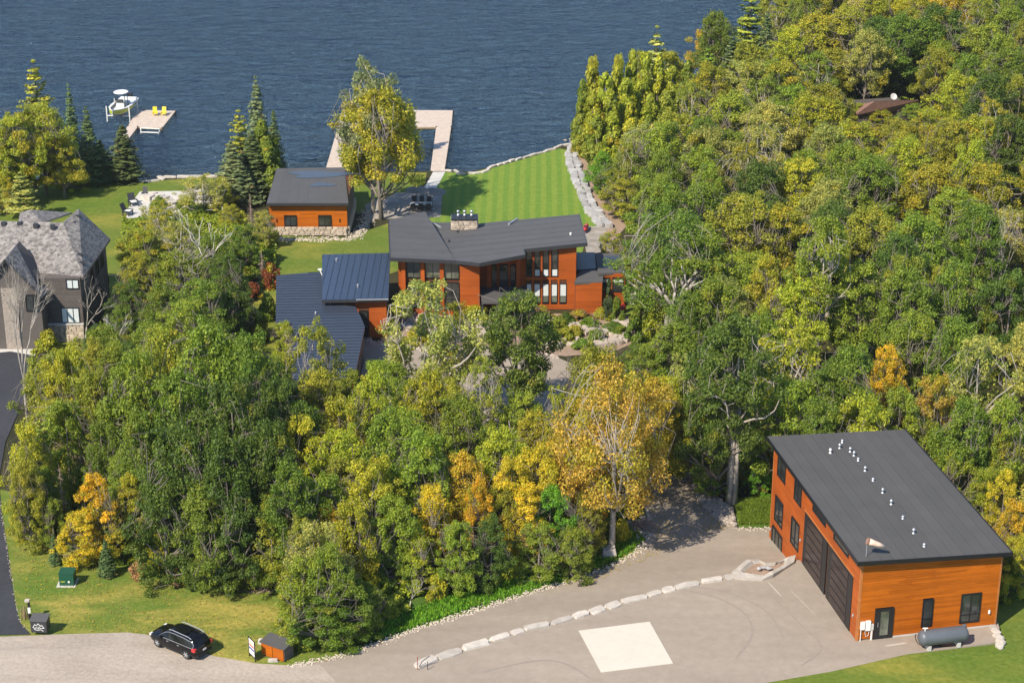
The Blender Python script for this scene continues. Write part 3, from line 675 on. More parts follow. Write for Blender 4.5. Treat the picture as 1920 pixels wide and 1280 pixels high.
# front openings
dd = Fw.bx('door', ws, 'black', 1.35, 2.88, .06, 2.7, .02, .12); dd.scale = (1, 1, 1); mb = MB(); mb.box((0, 0, 0), (1.53, .1, 2.64)); dd.data = mb.mesh('door', 'black')
mb = MB(); mb.box((0, 0, 0), (.66, .03, 2.05)); mb.build('door_glass', 'glass_light', dd, loc=(.02, -.055, .05))
mb = MB(); mb.tube([(0, 0, -.2), (0, 0, .2)], .02); mb.build('handle', 'steel', dd, loc=(-.5, -.1, 0))
mb = MB(); mb.tube([(0, 0, 0), (.1, -.1, 0), (.5, -.3, 0)], .015)
Fw.window(ws, 5.2, 6.08, .7, 3.08, 'glass', 'black', (), (.28,), .08); Fw.window(ws, 8.35, 10.0, .64, 3.22, 'glass', 'black', (.5,), (.27,), .09)
lm = MB(); lm.lathe((0, 0, 0), [(.07, -.15), (.09, 0), (.07, .15)], 8); lm.build('wall_lamp', 'white', ws, loc=Fw.p(10.76, 1.4, .12) - ws.location)
for (w_, t, z) in ((Lw, 12.95, 1.9), (Lw, .75, 1.9), (Lw, 20.2, -.9)):
    lm = MB(); lm.lathe((0, 0, 0), [(.06, -.12), (.08, 0), (.06, .12)], 8); lm.build('wall_lamp', 'steel', ws, loc=w_.p(t, z, .1) - ws.location)
# meter boxes
for k, (t0, t1, z0, z1) in enumerate([(.22, .55, 1.1, 1.75), (.62, 1.02, .98, 1.8), (1.08, 1.26, 1.0, 1.5)]):
    b_ = Fw.bx('meter_box', ws, 'white' if k < 2 else 'concrete', t0, t1, z0, z1, .04, .22)
mb = MB()
for t, z1 in ((.28, 1.1), (1.12, 1.0), (1.2, 1.0)): mb.tube([Fw.p(t, .02, .13) - ws.location, Fw.p(t, z1, .13) - ws.location], .035)
mb.tube([Fw.p(.6, .9, .12) - ws.location, Fw.p(.7, .45, .12) - ws.location, Fw.p(.9, .5, .12) - ws.location, Fw.p(.95, .95, .12) - ws.location], .02)
mb.build('conduit', 'white', ws)
# vents
for k, (e_, d_, big) in enumerate([(5.49, 19.22, 0), (4.87, 18.19, 1), (3.76, 17.4, 2), (5.53, 17.43, 1), (5.59, 16.7, 1), (5.62, 15.78, 0), (5.5, 13.89, 1), (5.51, 12.11, 0), (5.51, 9.99, 1), (5.46, 8.03, 1), (5.49, 5.63, 0), (5.41, 3.24, 1), (5.42, 1.15, 0)]):
    mb = MB(); h = .26 if big == 0 else .42
    mb.lathe((0, 0, 0), [(.14, -.02), (.12, .04), (.07, .06), (.07, h * .55), (.12, h * .6), (.13, h * .72), (.08, h), (.03, h + .03)], 10)
    v_ = mb.build('roof_vent', 'steel' if big != 2 else 'white', ws, smooth=True); v_.location = R(e_, d_) - ws.location
# windsock on the near roof corner
sk = thing('windsock', 'faded orange windsock on a short mast at the near roof corner', 'windsock', tuple(R(.37, .23))); sk.scale = (.8, .8, .8)
mb = MB(); mb.tube([(0, 0, 0), (0, 0, 1.75)], .04); mb.tube([(.0, 0, 1.75), (.35, .05, 1.7)], .03); mb.build('mast', 'steel', sk)
mb = MB(); d_ = Vector((1.0, .12, -.42)).normalized(); p0 = Vector((.05, .0, 1.62)); mb.tube([p0, p0 + d_ * .5, p0 + d_ * 1.1, p0 + d_ * 1.75], [.32, .30, .25, .17], 12); mb.build('sock', 'sock', sk, smooth=True)
mb = MB(); mb.tube([p0 - d_ * .04, p0 + d_ * .05], [.345, .345], 12); mb.build('hoop', 'sock_rim', sk)
# gas tank lying in front
a_ = at(1722, 1199, .9); b_ = at(1814, 1188, .9); dv = (b_ - a_); L = dv.length; x = dv.normalized(); ax = Matrix((Vector((0, 0, 1)).cross(x), Vector((0, 0, 1)), x)).transposed()
tk = thing('gas_tank', 'dark grey horizontal gas tank in front of the workshop end wall', 'tank', (a_.x + dv.x / 2, a_.y + dv.y / 2, .07))
mb = MB(); r_ = .62; mb.lathe(Vector((-dv.x / 2, -dv.y / 2, .95)), [(.05, 0), (.3, .03), (.5, .13), (.6, .3), (r_, .42), (r_, L - .42), (.6, L - .3), (.5, L - .13), (.3, L - .03), (.05, L)], 24, ax); mb.build('vessel', 'tank_grey', tk, smooth=True)
for t in (.2, .8):
    mb = MB(); mb.box((dv.x * (t - .5), dv.y * (t - .5), .2), (.25, .9, .4), math.atan2(dv.y, dv.x)); mb.build('saddle', 'concrete', tk)
mb = MB(); mb.lathe((dv.x * .42, dv.y * .42, 1.5), [(.16, 0), (.17, .18), (.05, .22)], 12); mb.build('dome_cap', 'tank_grey', tk)
mb = MB(); mb.tube([(-dv.x * .38, -dv.y * .38, 1.5), (-dv.x * .38, -dv.y * .38, 1.85)], .05); mb.tube([(-dv.x * .38 - .2, -dv.y * .38, 1.8), (-dv.x * .38 + .2, -dv.y * .38, 1.8)], .05); mb.build('valve', 'white', tk)
hs = smooth_poly([at(x, y, .11) for x, y in ((1722, 1183), (1716, 1192), (1722, 1206), (1740, 1211), (1762, 1208), (1780, 1199), (1800, 1197), (1804, 1204), (1790, 1210), (1764, 1211), (1745, 1205))], 4)
mb = MB(); mb.tube([p - Vector((hs[0].x, hs[0].y, 0)) for p in hs], .03, 5); tag(mb.build('hose', 'rubber', loc=(hs[0].x, hs[0].y, 0)), 'black hose looped on the paving under the gas tank', 'hose')
# ---------------- timber house by the lake
GZ = -4.0
hs_ = thing('timber_house', 'long cedar clad house with angled grey metal roof and tall windows above the lake lawn', 'building', (-2, 209, GZ))
# roof planes
def plane(a, b, c):
    n = (b - a).cross(c - a).normalized(); return a, n
def hit(pl, px, py):
    D = Vector(ray(px, py).tolist()); O = Vector((0, 0, HC)); t = (pl[0] - O).dot(pl[1]) / D.dot(pl[1]); return O + D * t
A = at(728, 413, 2.3); FL = at(731, 484, 3.2); Mv = at(854, 489, 2.95); Dv = at(1086, 402, 2.7); Ev = at(1101, 456, 4.15)
PR = plane(Mv, Ev, Dv); PLn = plane(A, FL, Mv)
Bv = hit(PR, 797, 416); Cv = hit(PR, 900, 419); Hv = hit(PR, 899, 494); Gv = hit(PR, 985, 478); Fv = hit(PR, 982, 468)
def strips_clip(parent, poly, pl, d, step, mat, thick=.10, gap=.03, name='roof_panel', rnd_lift=.0):
    """cut a planar roof outline into long panels across direction d (horizontal)"""
    off = Vector((0, 0, 0)); r = parent
    while r is not None: off += r.location; r = r.parent
    d = Vector(d).normalized(); w = pl[1].cross(d).normalized()
    lo = min(p.dot(w) for p in poly); hi = max(p.dot(w) for p in poly); k = 0; s = lo
    while s < hi:
        bm = bmesh.new(); bm.faces.new([bm.verts.new(p) for p in poly])
        for v_, nn in ((s + gap / 2, -w), (min(hi, s + step) - gap / 2, w)):
            bmesh.ops.bisect_plane(bm, geom=bm.verts[:] + bm.edges[:] + bm.faces[:], plane_co=w * v_, plane_no=nn, clear_outer=True)
        bm.faces.ensure_lookup_table()
        if bm.faces:
            loop = [v.co.copy() for v in bm.faces[0].verts]
            if bm.faces[0].normal.z < 0: loop = loop[::-1]
            ce = sum(loop, Vector()) / len(loop); mb = MB(); mb.prism([p - ce + Vector((0, 0, (k % 2) * rnd_lift)) for p in loop], thick); mb.build(name, mat, parent, loc=ce - off)
        bm.free(); s += step; k += 1
drR = (Ev - Fv)
strips_clip(hs_, [Bv, Mv, Hv, Gv, Fv, Ev, Dv, Cv], PR, drR, 1.15, 'roof_main', rnd_lift=.03)
kz = lambda p: Vector((p.x, p.y, PLn[0].z - ((p.x - PLn[0].x) * PLn[1].x + (p.y - PLn[0].y) * PLn[1].y) / PLn[1].z))
B2 = kz(Bv)
strips_clip(hs_, [A, FL, Mv, B2], PLn, (Mv - FL), 1.15, 'roof_main', rnd_lift=.015)
mb = MB(); mb.prism([p - hs_.location - Vector((0, 0, .10)) for p in [Bv, Mv, Hv, Gv, Fv, Ev, Dv, Cv]][::1], .25); mb.build('roof_deck', 'charcoal', hs_)
mb = MB(); mb.prism([p - hs_.location - Vector((0, 0, .14)) for p in [A, FL, Mv, B2]], .22); mb.build('roof_deck', 'charcoal', hs_)
up = Vector((0, 0, .06))
fascia(hs_, [A + up, FL + up, Mv + up, Hv + up, Gv + up, Fv + up, Ev + up, Dv + up], 'charcoal', .42, .08)
# walls (front faces)
YD = 209.6
def xz(Y, px, py): return onY(Y, px, py)
xl, _ = xz(206.9, 745, 500); xr, _ = xz(YD, 1080, 500)
def box_part(name, x0, x1, y0, y1, z0, z1, mat='plank_shadow'): return solid(name, hs_, [(x0, y0), (x1, y0), (x1, y1), (x0, y1)], z0, z1, mat)
x986, _ = xz(YD, 986, 520); x1079 = xr
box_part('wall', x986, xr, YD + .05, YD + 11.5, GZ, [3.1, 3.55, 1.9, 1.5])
wD = Wall((x986, YD), (1, 0)); LD = xr - x986
def tz(w_, Y, px, py): X, z = onY(Y, px, py); return X - w_.P.x, z
winD = []
for (a, b) in ((985, 998), (1002, 1013), (1018, 1029), (1034, 1046)):
    t0, z1 = tz(wD, YD, a, 471); t1, z0 = tz(wD, YD, b, 518); winD.append((max(t0, .05), t1, z0, z1))
for k, (t0, t1, z0, z1) in enumerate(winD):
    wD.window(hs_, t0, t1, z0, z1 + .12 * k, 'glass', 'black', (), (.27,), .08, blind=None if k == 0 else 'low')
winL = []
for (a, b) in ((985, 997), (1001, 1013), (1017, 1029), (1033, 1045), (1049, 1062)):
    t0, z1 = tz(wD, YD, a, 531); t1, z0 = tz(wD, YD, b, 567); winL.append((max(t0, .05), t1, z0, z1))
for k, (t0, t1, z0, z1) in enumerate(winL): wD.window(hs_, t0, t1, z0, z1, 'glass_light', 'black', (), (.34,), .07, blind='top')
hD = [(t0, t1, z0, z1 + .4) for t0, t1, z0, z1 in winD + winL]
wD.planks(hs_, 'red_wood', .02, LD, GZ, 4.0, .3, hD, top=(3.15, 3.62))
pr_ = Wall((xr, YD), (0, 1)); pr_.planks(hs_, 'red_wood', .02, 11.3, GZ, 3.4, .45, top=(3.5, 2.3))
for k in range(3):
    t = (winD[k][1] + winD[k + 1][0]) / 2; wD.bx('trim_post', hs_, 'red_wood', t - .09, t + .09, winD[k][2], 3.2, .036, .12)
# recessed middle bay C
YC = 209.9; xa, _ = xz(YC, 900, 520); box_part('wall', xa, x986, YC + .05, YC + 11, GZ, [2.3, 2.6, 1.2, 1.2])
wC = Wall((xa, YC), (1, 0)); LC = x986 - xa; hC = []
for (a, b) in ((922, 932), (936, 953), (957, 967)):
    t0, z1 = tz(wC, YC, a, 497); t1, z0 = tz(wC, YC, b, 536); hC.append((t0, t1, z0, z1 + .1)); wC.window(hs_, t0, t1, z0, z1, 'glass', 'black', (), (.3,), .07)
wC.planks(hs_, 'red_wood', .02, LC, GZ, 2.5, .3, hC)
for (a, b) in ((913, 921), (968, 976)):
    t0, _z = tz(wC, YC, a, 500); t1, _z = tz(wC, YC, b, 540); wC.bx('pilaster', hs_, 'red_wood', t0, t1, -1.7, 2.3, .036, .5)
# grey canopy above the entrance
cp = gp((901, 538), (985, 536), (990, 554), (962, 566), (903, 566), z=-1.3)
mb = MB(); mb.prism([p - hs_.location for p in cp][::-1], .25); mb.build('entry_canopy', 'roof_main', hs_)
for (x, y) in ((905, 565), (986, 556)):
    p = at(x, y, -1.5) - hs_.location; mb = MB(); mb.tube([(p.x, p.y + .3, p.z), (p.x, p.y + .3, .0)], .12); mb.build('post', 'charcoal', hs_)
# projecting cedar block B
YB = 206.6; x0, _ = xz(YB, 862, 520); x1, _ = xz(YB, 899, 520)
box_part('wall', x0, x1, YB + .05, YC + 6, GZ, [2.3, 2.25, 1.4, 1.4]); wB = Wall((x0, YB), (1, 0)); wB.planks(hs_, 'red_wood', .02, x1 - x0, GZ, 2.42, .3)
Wall((x1, YB), (0, 1)).planks(hs_, 'red_wood', .02, 3.2, GZ, 2.4, .3)
# left glazed part
dl = Vector((1, -.085)).normalized(); YA = 208.4; xa0, _ = xz(YA, 747, 500)
wA = Wall((xa0, YA), (dl.x, dl.y)); LA = (x0 - xa0) / dl.x + .1
cA = [wA.p(0, 0, -.05), wA.p(LA, 0, -.05), wA.p(LA, 0, -11), wA.p(0, 0, -11)]
solid('wall', hs_, [(p.x, p.y) for p in cA], GZ, [2.5, 2.3, 1.0, 1.2], 'plank_shadow')
def tA(px):  # wall column seen at a photo column
    D = ray(px, 505); n = wA.n; s_ = (wA.P.x * n.x + wA.P.y * n.y) / (D[0] * n.x + D[1] * n.y); return (Vector((D[0] * s_, D[1] * s_)) - wA.P).dot(wA.a)
hA = []
for k, (a, b) in enumerate(((762, 789), (797, 826), (832, 861))):
    t0, t1 = tA(a), tA(b); hA.append((t0, t1, .35, 2.5)); wA.window(hs_, t0, t1, .38, 2.3, 'glass_light', 'black', (.5,), (), .07)
    hA.append((t0, t1, -3.2, .0)); wA.window(hs_, t0, t1, -3.2, -.05, 'glass', 'black', (.5,), (.35,), .07)
wA.planks(hs_, 'red_wood', .02, LA - .05, GZ, 2.5, .3, hA)
for px in (757, 793, 829): t = tA(px); wA.bx('column', hs_, 'red_wood', t - .22, t + .22, GZ, 2.35, .036, .42)
Wall((xa0, YA), (wA.n.x * -1, wA.n.y * -1), flip=True).planks(hs_, 'red_wood', .02, 10.8, GZ, 2.4, .45)
# chimney
c0 = hit(PR, 872, 424)
bse = at(871, 424, 2.0); sc_ = proj(bse)[2]; cw = 48 / sc_; cz1 = 2.85
cx, cy = bse.x, bse.y + .6
mb = MB(); mb.box((0, 0, 0), (cw * .97, 1.6, cz1 - .9)); chm = mb.build('chimney', 'plank_shadow', hs_, loc=Vector((cx, cy, (cz1 + .9) / 2)) - hs_.location)
k = 0; zz = 1.6
while zz < cz1 - .05:
    h = .27; t = 0
    while t < cw - .1:
        L = min(rng.uniform(.4, .9), cw - t); mb = MB()
        link('stone', block_mesh(k % 6, 'masonry'), chm, (-cw / 2 + t + L / 2, -.8, zz + h / 2 - (cz1 + .9) / 2), None, (L * .98, .22, h * .96)); t += L; k += 1
    for sgn in (-1, 1): 
        for j in range(2): link('stone', block_mesh(k % 6, 'masonry'), chm, (sgn * cw / 2, -.4 + j * .8, zz + h / 2 - (cz1 + .9) / 2), (0, 0, math.pi / 2), (.78, .2, h * .96)); k += 1
    zz += h
mb = MB(); mb.box((0, 0, 0), (cw * 1.04, 1.95, .12)); mb.build('cap', 'black', chm, loc=(0, 0, (cz1 - .9) / 2 + .06))
for px in (861, 873, 886):
    mb = MB(); mb.lathe((0, 0, 0), [(.16, 0), (.16, .25), (.10, .28), (.10, .5), (.17, .52), (.17, .72), (.05, .76)], 10); mb.build('flue', 'steel', chm, smooth=True, loc=((px - 873) / sc_, .1, (cz1 - .9) / 2 + .12))
for (xa1, ya1, xb1, yb1) in ((809, 419, 826, 428), (954, 422, 970, 412)):
    a_ = hit(PR, xa1, ya1) + Vector((0, 0, .12)) - hs_.location; b_ = hit(PR, xb1, yb1) + Vector((0, 0, .12)) - hs_.location
    mb = MB(); mb.tube([a_, b_], .13, 6); mb.build('snow_guard', 'steel', hs_)
for (px, py) in ((1070, 441), (858, 436), (842, 454)):
    p = hit(PR, px, py) - hs_.location; mb = MB(); mb.lathe(p, [(.12, 0), (.12, .28), (.04, .34)], 8); mb.build('roof_vent', 'white' if px > 1000 else 'charcoal', hs_)
# low right wing: front block W1 and end block W2
YW = 208.4; x0, zt = xz(YW, 1079, 529); x1, _ = xz(YW, 1129, 529); Yw2 = 210.4; x2, zt2 = xz(Yw2, 1172, 511); x1b, _ = xz(Yw2, 1125, 511)
solid('wall', hs_, [(x0, YW + .05), (x1, YW + .05), (x1, YW + 7), (x0, YW + 7)], GZ, zt - .1, 'plank_shadow')
Wall((x0, YW), (1, 0)).planks(hs_, 'red_wood', .02, x1 - x0, GZ, zt - .05, .3); Wall((x1, YW), (0, 1)).planks(hs_, 'red_wood', .02, 2, GZ, zt - .05, .3)
solid('wall', hs_, [(x1b + .2, Yw2 + .05), (x2, Yw2 + .05), (x2, Yw2 + 5.5), (x1b + .2, Yw2 + 5.5)], GZ, zt2 - .2, 'plank_shadow')
w2 = Wall((x1b + .2, Yw2), (1, 0)); h2 = []
for (a, b) in ((1128, 1144), (1148, 1169)):
    t0, z1 = tz(w2, Yw2, a, 522); t1, z0 = tz(w2, Yw2, b, 547); h2.append((max(.05, t0), t1, z0, z1)); w2.window(hs_, max(.05, t0), t1, z0, z1, 'glass', 'black', (.5,), (.72,), .07, blind='top')
w2.planks(hs_, 'red_wood', .02, x2 - x1b - .22, GZ, zt2 - .1, .3, h2); Wall((x2, Yw2), (0, 1)).planks(hs_, 'red_wood', .02, 5.4, GZ, zt2 - .1, .3)
def roofpoly(pxs, z, mat, thick=.28, name='wing_roof'):
    P = []
    for q in pxs: P.append(at(q[0], q[1], q[2] if len(q) > 2 else z) - hs_.location)
    if sum(P[i].x * P[(i + 1) % len(P)].y - P[(i + 1) % len(P)].x * P[i].y for i in range(len(P))) < 0: P = P[::-1]
    mb = MB(); mb.prism(P, thick); return mb.build(name, mat, hs_)
roofpoly([(1077, 529), (1130, 528), (1132, 508), (1092, 501)], zt + .05, 'roof_main')
roofpoly([(1122, 512), (1174, 510), (1166, 476), (1116, 474)], zt2 + .02, 'roof_main')
roofpoly([(1081, 506), (1118, 503), (1115, 473), (1081, 473)], zt2 - .25, 'roof_navy')
roofpoly([(1131, 503), (1162, 501), (1158, 480), (1130, 481)], zt2 + .06, 'roof_navy', .03, 'roof_membrane')
# garage wing with standing seam roofs
gz = -.3
gw = thing('garage_wing', 'long low garage wing with dark blue standing seam roofs left of the timber house', 'building', (-15, 200, GZ))
def gpoly(pxs, z): return [at(q[0], q[1], (q[2] if len(q) > 2 else z)) for q in pxs]
r1 = gpoly([(604, 562), (728, 560), (732, 474), (604, 477)], .9); r1[0].z = r1[1].z = .9
r2 = gpoly([(517, 607), (547, 605), (547, 775), (666, 700), (684, 612), (678, 597), (667, 575), (606, 566), (604, 509), (518, 516)], .1)
for rp, st, vert, mt in ((r1, .75, True, 'roof_blue'), (r2, .80, False, 'roof_navy')):
    pl = plane(rp[0], rp[1], rp[2]); c = sum(rp, Vector()) / len(rp)
    if sum(rp[i].x * rp[(i + 1) % len(rp)].y - rp[(i + 1) % len(rp)].x * rp[i].y for i in range(len(rp))) < 0: rp.reverse()
    mb = MB(); mb.prism([p - gw.location - Vector((0, 0, .07)) for p in rp], .3); mb.build('roof_deck', 'charcoal', gw)
    # panels: cut across the roof outline
    d = Vector((0, 1, 0)) if vert else Vector((1, .04, 0)).normalized(); w = Vector((0, 0, 1)).cross(d).normalized()
    lo = min(p.dot(w) for p in rp); hi = max(p.dot(w) for p in rp); s = lo; k = 0
    while s < hi - .05:
        bm = bmesh.new(); bm.faces.new([bm.verts.new(p) for p in rp])
        for v_, nn in ((s + .02, -w), (min(hi, s + st) - .02, w)):
            bmesh.ops.bisect_plane(bm, geom=bm.verts[:] + bm.edges[:] + bm.faces[:], plane_co=w * v_, plane_no=nn, clear_outer=True)
        bm.faces.ensure_lookup_table()
        if bm.faces:
            bmesh.ops.triangulate(bm, faces=bm.faces[:]); bm.normal_update()
            ret = bmesh.ops.extrude_face_region(bm, geom=bm.faces[:]); nv = [v for v in ret['geom'] if isinstance(v, bmesh.types.BMVert)]
            for v in nv: v.co.z -= .07
            bmesh.ops.recalc_face_normals(bm, faces=bm.faces[:])
            cc = sum((v.co for v in bm.verts), Vector()) / len(bm.verts)
            for v in bm.verts: v.co -= cc
            me = bpy.data.meshes.new('roof_panel'); bm.to_mesh(me); me.materials.append(M[mt]); link('roof_panel', me, gw, cc - gw.location)
            # the raised seam on the panel's edge
            ys = [v.co.dot(d) for v in bm.verts if abs((v.co + cc).dot(w) - (s + .02)) < .05]
            if ys:
                mb = MB(); y0, y1 = min(ys), max(ys); o_ = w * (s + .02 - cc.dot(w)) + Vector((0, 0, .06))
                mb.box(o_ + d * (y0 + y1) / 2, (y1 - y0, .035, .055), math.atan2(d.y, d.x)); mb.build('seam', mt, gw, loc=cc - gw.location)
        bm.free(); s += st; k += 1
gb = at(666, 700, .1); gt_ = at(684, 612, .1); gl = at(547, 775, .1); gtl = at(518, 516, .1); g604 = at(604, 509, .1)
def gsolid(pts, z1, mat='plank_shadow'): return solid('wall', gw, [(p.x, p.y) for p in pts], GZ, z1, mat)
def inset(poly, k):
    c = sum(poly, Vector()) / len(poly); return [c + (p - c) * k for p in poly]
body = [at(*q, .1) for q in [(549, 768), (663, 694), (680, 612), (674, 600), (663, 580), (600, 570), (600, 514), (524, 520), (524, 600), (549, 606)]]
gsolid(body, -.2)
Wg = Wall((body[0].x, body[0].y), (body[1].x - body[0].x, body[1].y - body[0].y)); Lg = (body[1].xy - body[0].xy).length
Wg.planks(gw, 'red_wood', .02, Lg, GZ, -.3, .3)
Wg2 = Wall((body[1].x, body[1].y), (body[2].x - body[1].x, body[2].y - body[1].y)); Lg2 = (body[2].xy - body[1].xy).length
Wg2.planks(gw, 'red_wood', .02, Lg2, GZ, -.3, .3)
for k in range(3):
    a = Lg2 * (.08 + .31 * k); b = a + Lg2 * .24; Wg2.bx('garage_door', gw, 'charcoal', a, b, GZ + .05, -1.3, .036, .09)
p_ = at(524, 607, .1); ws_ = Wall((p_.x, p_.y), (1, 0)); ws_.bx('stone_pier', gw, 'masonry', .1, 1.0, GZ, -.25, 0, .25); ws_.bx('stone_pier', gw, 'masonry', 1.05, 1.4, GZ, -.25, 0, .12)
b2 = [at(*q, .9) for q in [(607, 556), (724, 556), (724, 480), (607, 480)]]
gsolid(b2, .6); wq = Wall((b2[0].x, b2[0].y), (1, 0)); Lq = b2[1].x - b2[0].x
wq.planks(gw, 'red_wood', Lq * .5, Lq, GZ, .5, .3, [(Lq * .56, Lq * .72, GZ, -.6)]); wq.window(gw, Lq * .56, Lq * .70, GZ + .1, -.7, 'glass', 'black', (), (), .08)
fascia(gw, [at(668, 561, .95), at(728, 560, .95)], 'steel', .14, .08)
mb = MB(); a_ = at(668, 578, .15) - gw.location; b_ = at(682, 606, .15) - gw.location; 
for (px, py, z, rr) in ((631, 489, .9, .12), (671, 538, .9, .12), (619, 569, .1, .12), (625, 569, .1, .08), (592, 590, .1, .1)):
    p = at(px, py, z) - gw.location; mb = MB(); mb.lathe(p, [(rr, 0), (rr, .3), (.04, .36)], 8); mb.build('roof_vent', 'steel', gw)
p = at(600, 513, .2) - gw.location; mb = MB(); mb.tube([p + Vector((0, 0, .5)), p + Vector((.1, -.3, .35)), p + Vector((.35, -.5, -.1))], .06); mb.lathe(p + Vector((0, 0, .4)), [(.05, 0), (.25, .1), (.27, .12)], 10); mb.build('satellite_dish', 'white', gw)
# porch clutter between wing and house: small rust coloured shrubs come with the plants

# ---------------- boathouse
bz = T(230)
bh = thing('boathouse', 'small cedar clad boathouse with dark flat roof and stone base by the lake', 'building', tuple(at(580, 440)))
fl, fr = at(507, 433, bz + .2), at(651, 433, bz + .2)
Yb = fl.y; w_ = Wall((fl.x, Yb), (1, 0)); Lb = onY(Yb, 651, 410)[0] - fl.x; zf_ = onY(Yb, 580, 425)[1]; ze = onY(Yb, 580, 382)[1]
dep = 11.5
solid('wall', bh, [(fl.x, Yb + .06), (fl.x + Lb, Yb + .06), (fl.x + Lb, Yb + dep), (fl.x, Yb + dep)], bz - 1.2, ze, 'plank_shadow')
hb = []
for (a, b) in ((533, 557), (597, 622)):
    t0 = onY(Yb, a, 415)[0] - fl.x; t1 = onY(Yb, b, 415)[0] - fl.x; z0 = onY(Yb, a, 423)[1]; z1 = onY(Yb, a, 405)[1]; hb.append((t0, t1, z0, z1)); w_.window(bh, t0, t1, z0, z1, 'glass', 'black', (.5,), (), .08)
w_.planks(bh, 'cedar_wood', .02, Lb, zf_, ze, .26, hb)
Wall((fl.x + Lb, Yb), (0, 1)).planks(bh, 'brown_siding', .02, dep, zf_, ze, .4); Wall((fl.x, Yb), (0, 1), flip=True).planks(bh, 'cedar_wood', .02, dep, zf_, ze, .4)  # right wall's shade put into its boards: brown siding instead of cedar
k = 0; z = zf_ - .02
while z > bz - .9:
    for (P_, a_, LL) in (((fl.x, Yb), (1, 0), Lb), ((fl.x + Lb, Yb), (0, 1), dep)):
        t = 0
        while t < LL - .15:
            L = min(rng.uniform(.4, .95), LL - t); ww = Wall(P_, a_); o = link('stone', block_mesh(k % 6, 'masonry'), bh, ww.p(t + L / 2, z - .14, .1) - bh.location, (0, 0, ww.rz), (L, .34, .29)); t += L; k += 1
    z -= .28
R3 = [Vector((onY(Yb - .7, 500, 378)[0], Yb - .7, ze + .25)), Vector((onY(Yb - .7, 653, 378)[0], Yb - .7, ze + .25)), None, None]
bl_ = at(519, 317, ze - .1); br_ = at(646, 315, ze - .1); R3[2] = br_; R3[3] = bl_
mb = MB(); mb.prism([p - bh.location for p in R3], .3); mb.build('roof_deck', 'charcoal', bh)
roof_strips(bh, [p + Vector((0, 0, .09)) for p in R3], 8, 'roof_main', .08, .008)
fascia(bh, [R3[3] + up, R3[0] + up, R3[1] + up, R3[2] + up], 'charcoal', .32, .06)
# rainwater lying on the roof
def puddle(cx, cy, rx, ry, seed, nm='puddle'):
    P = []
    for j in range(16):
        a = j / 16 * 6.283; rr = 1 + .25 * math.sin(3 * a + seed) + .12 * math.sin(5 * a); X = cx + rx * math.cos(a) * rr; Yy = cy + ry * math.sin(a) * rr
        f = (Yy - R3[0].y) / (R3[3].y - R3[0].y); P.append(Vector((X, Yy, R3[0].z + (R3[3].z - R3[0].z) * f + .135)) - bh.location)
    mb = MB(); mb.add(P, [tuple(range(16))]); mb.build(nm, 'wet_roof', bh)
pc = at(600, 328, ze); puddle(pc.x, pc.y, 4.2, 1.5, 1.0); pc = at(604, 349, ze); puddle(pc.x, pc.y, 1.6, .8, 2.5)
for px in (519, 637):
    X, z = onY(Yb, px, 413); mb = MB(); mb.lathe(Vector((X, Yb - .1, z)) - bh.location, [(.06, -.2), (.07, 0), (.06, .2)], 8); mb.build('wall_lamp', 'black', bh)

# ---------------- neighbour's shingled house
nh = thing('shingled_house', 'dark brown house with grey shingled hip roofs at the left edge', 'building', tuple(at(110, 640)))
nz0 = nh.location.z
E1 = at(156, 519, 3.6 + nz0 + 4); 
base = at(120, 640); Yn = base.y; ze_n = onY(Yn, 120, 520)[1]
def q_(px, py, z): return at(px, py, z)
zr = ze_n + 3.6
eFR = q_(156, 519, ze_n); eBR = q_(206, 447, ze_n); eFL = q_(52, 510, ze_n); eFLL = q_(-90, 503, ze_n)
rR = q_(118, 417, zr); rL = q_(-90, 412, zr); pk = q_(147, 391, zr + .35); pk2 = q_(57, 393, zr)
eBM = Vector((rR.x - 2, rR.y + 8.0, ze_n)); bk = Vector((rL.x, rL.y + 8, ze_n)); pkb = q_(110, 400, ze_n + .3); pkb.y += 6
def face(parent, pts, mat, name, th=.16):
    P = [p - parent.location for p in pts]; n = (P[1] - P[0]).cross(P[2] - P[1])
    if n.z < 0: P = P[::-1]
    mb = MB(); mb.prism(P, th); return mb.build(name, mat, parent)
face(nh, [eFLL, eFL, eFR, rR, rL], 'shingles', 'roof_slope'); face(nh, [eFR, eBR, pk, rR], 'shingles', 'roof_slope')
lf = q_(92, 436, ze_n + 2.0)
face(nh, [pk, rR, q_(117, 421, zr - .3)], 'shingles', 'roof_slope'); face(nh, [rR, rL, bk, eBM], 'shingles', 'roof_slope'); face(nh, [pk, eBR, eBM, rR], 'shingles', 'roof_slope')
face(nh, [q_(34, 415, zr - .4), pk2, q_(80, 417, zr - .4)], 'shingles', 'roof_slope'); 
bks = pk2 + Vector((0, 7, -2.8)); face(nh, [pk2, q_(80, 417, zr - .4), bks + Vector((3, 0, 0))], 'shingles', 'roof_slope'); face(nh, [pk2, q_(34, 415, zr - .4), bks + Vector((-3, 0, 0))], 'shingles', 'roof_slope')
# ridge vents and dark vents
for (px, py, z) in ((7, 420, zr - .2), (37, 420, zr - .2), (67, 423, zr - .2), (99, 425, zr - .2), (146, 407, zr - .2), (137, 419, zr - .5), (150, 479, ze_n + 1.2), (153, 494, ze_n + .7)):
    p = q_(px, py, z) - nh.location; mb = MB(); mb.box(p, (.5, .4, .5)); mb.build('roof_vent', 'charcoal', nh)
fascia(nh, [eBR, eFR, eFL], 'brown_siding', .28, .08)
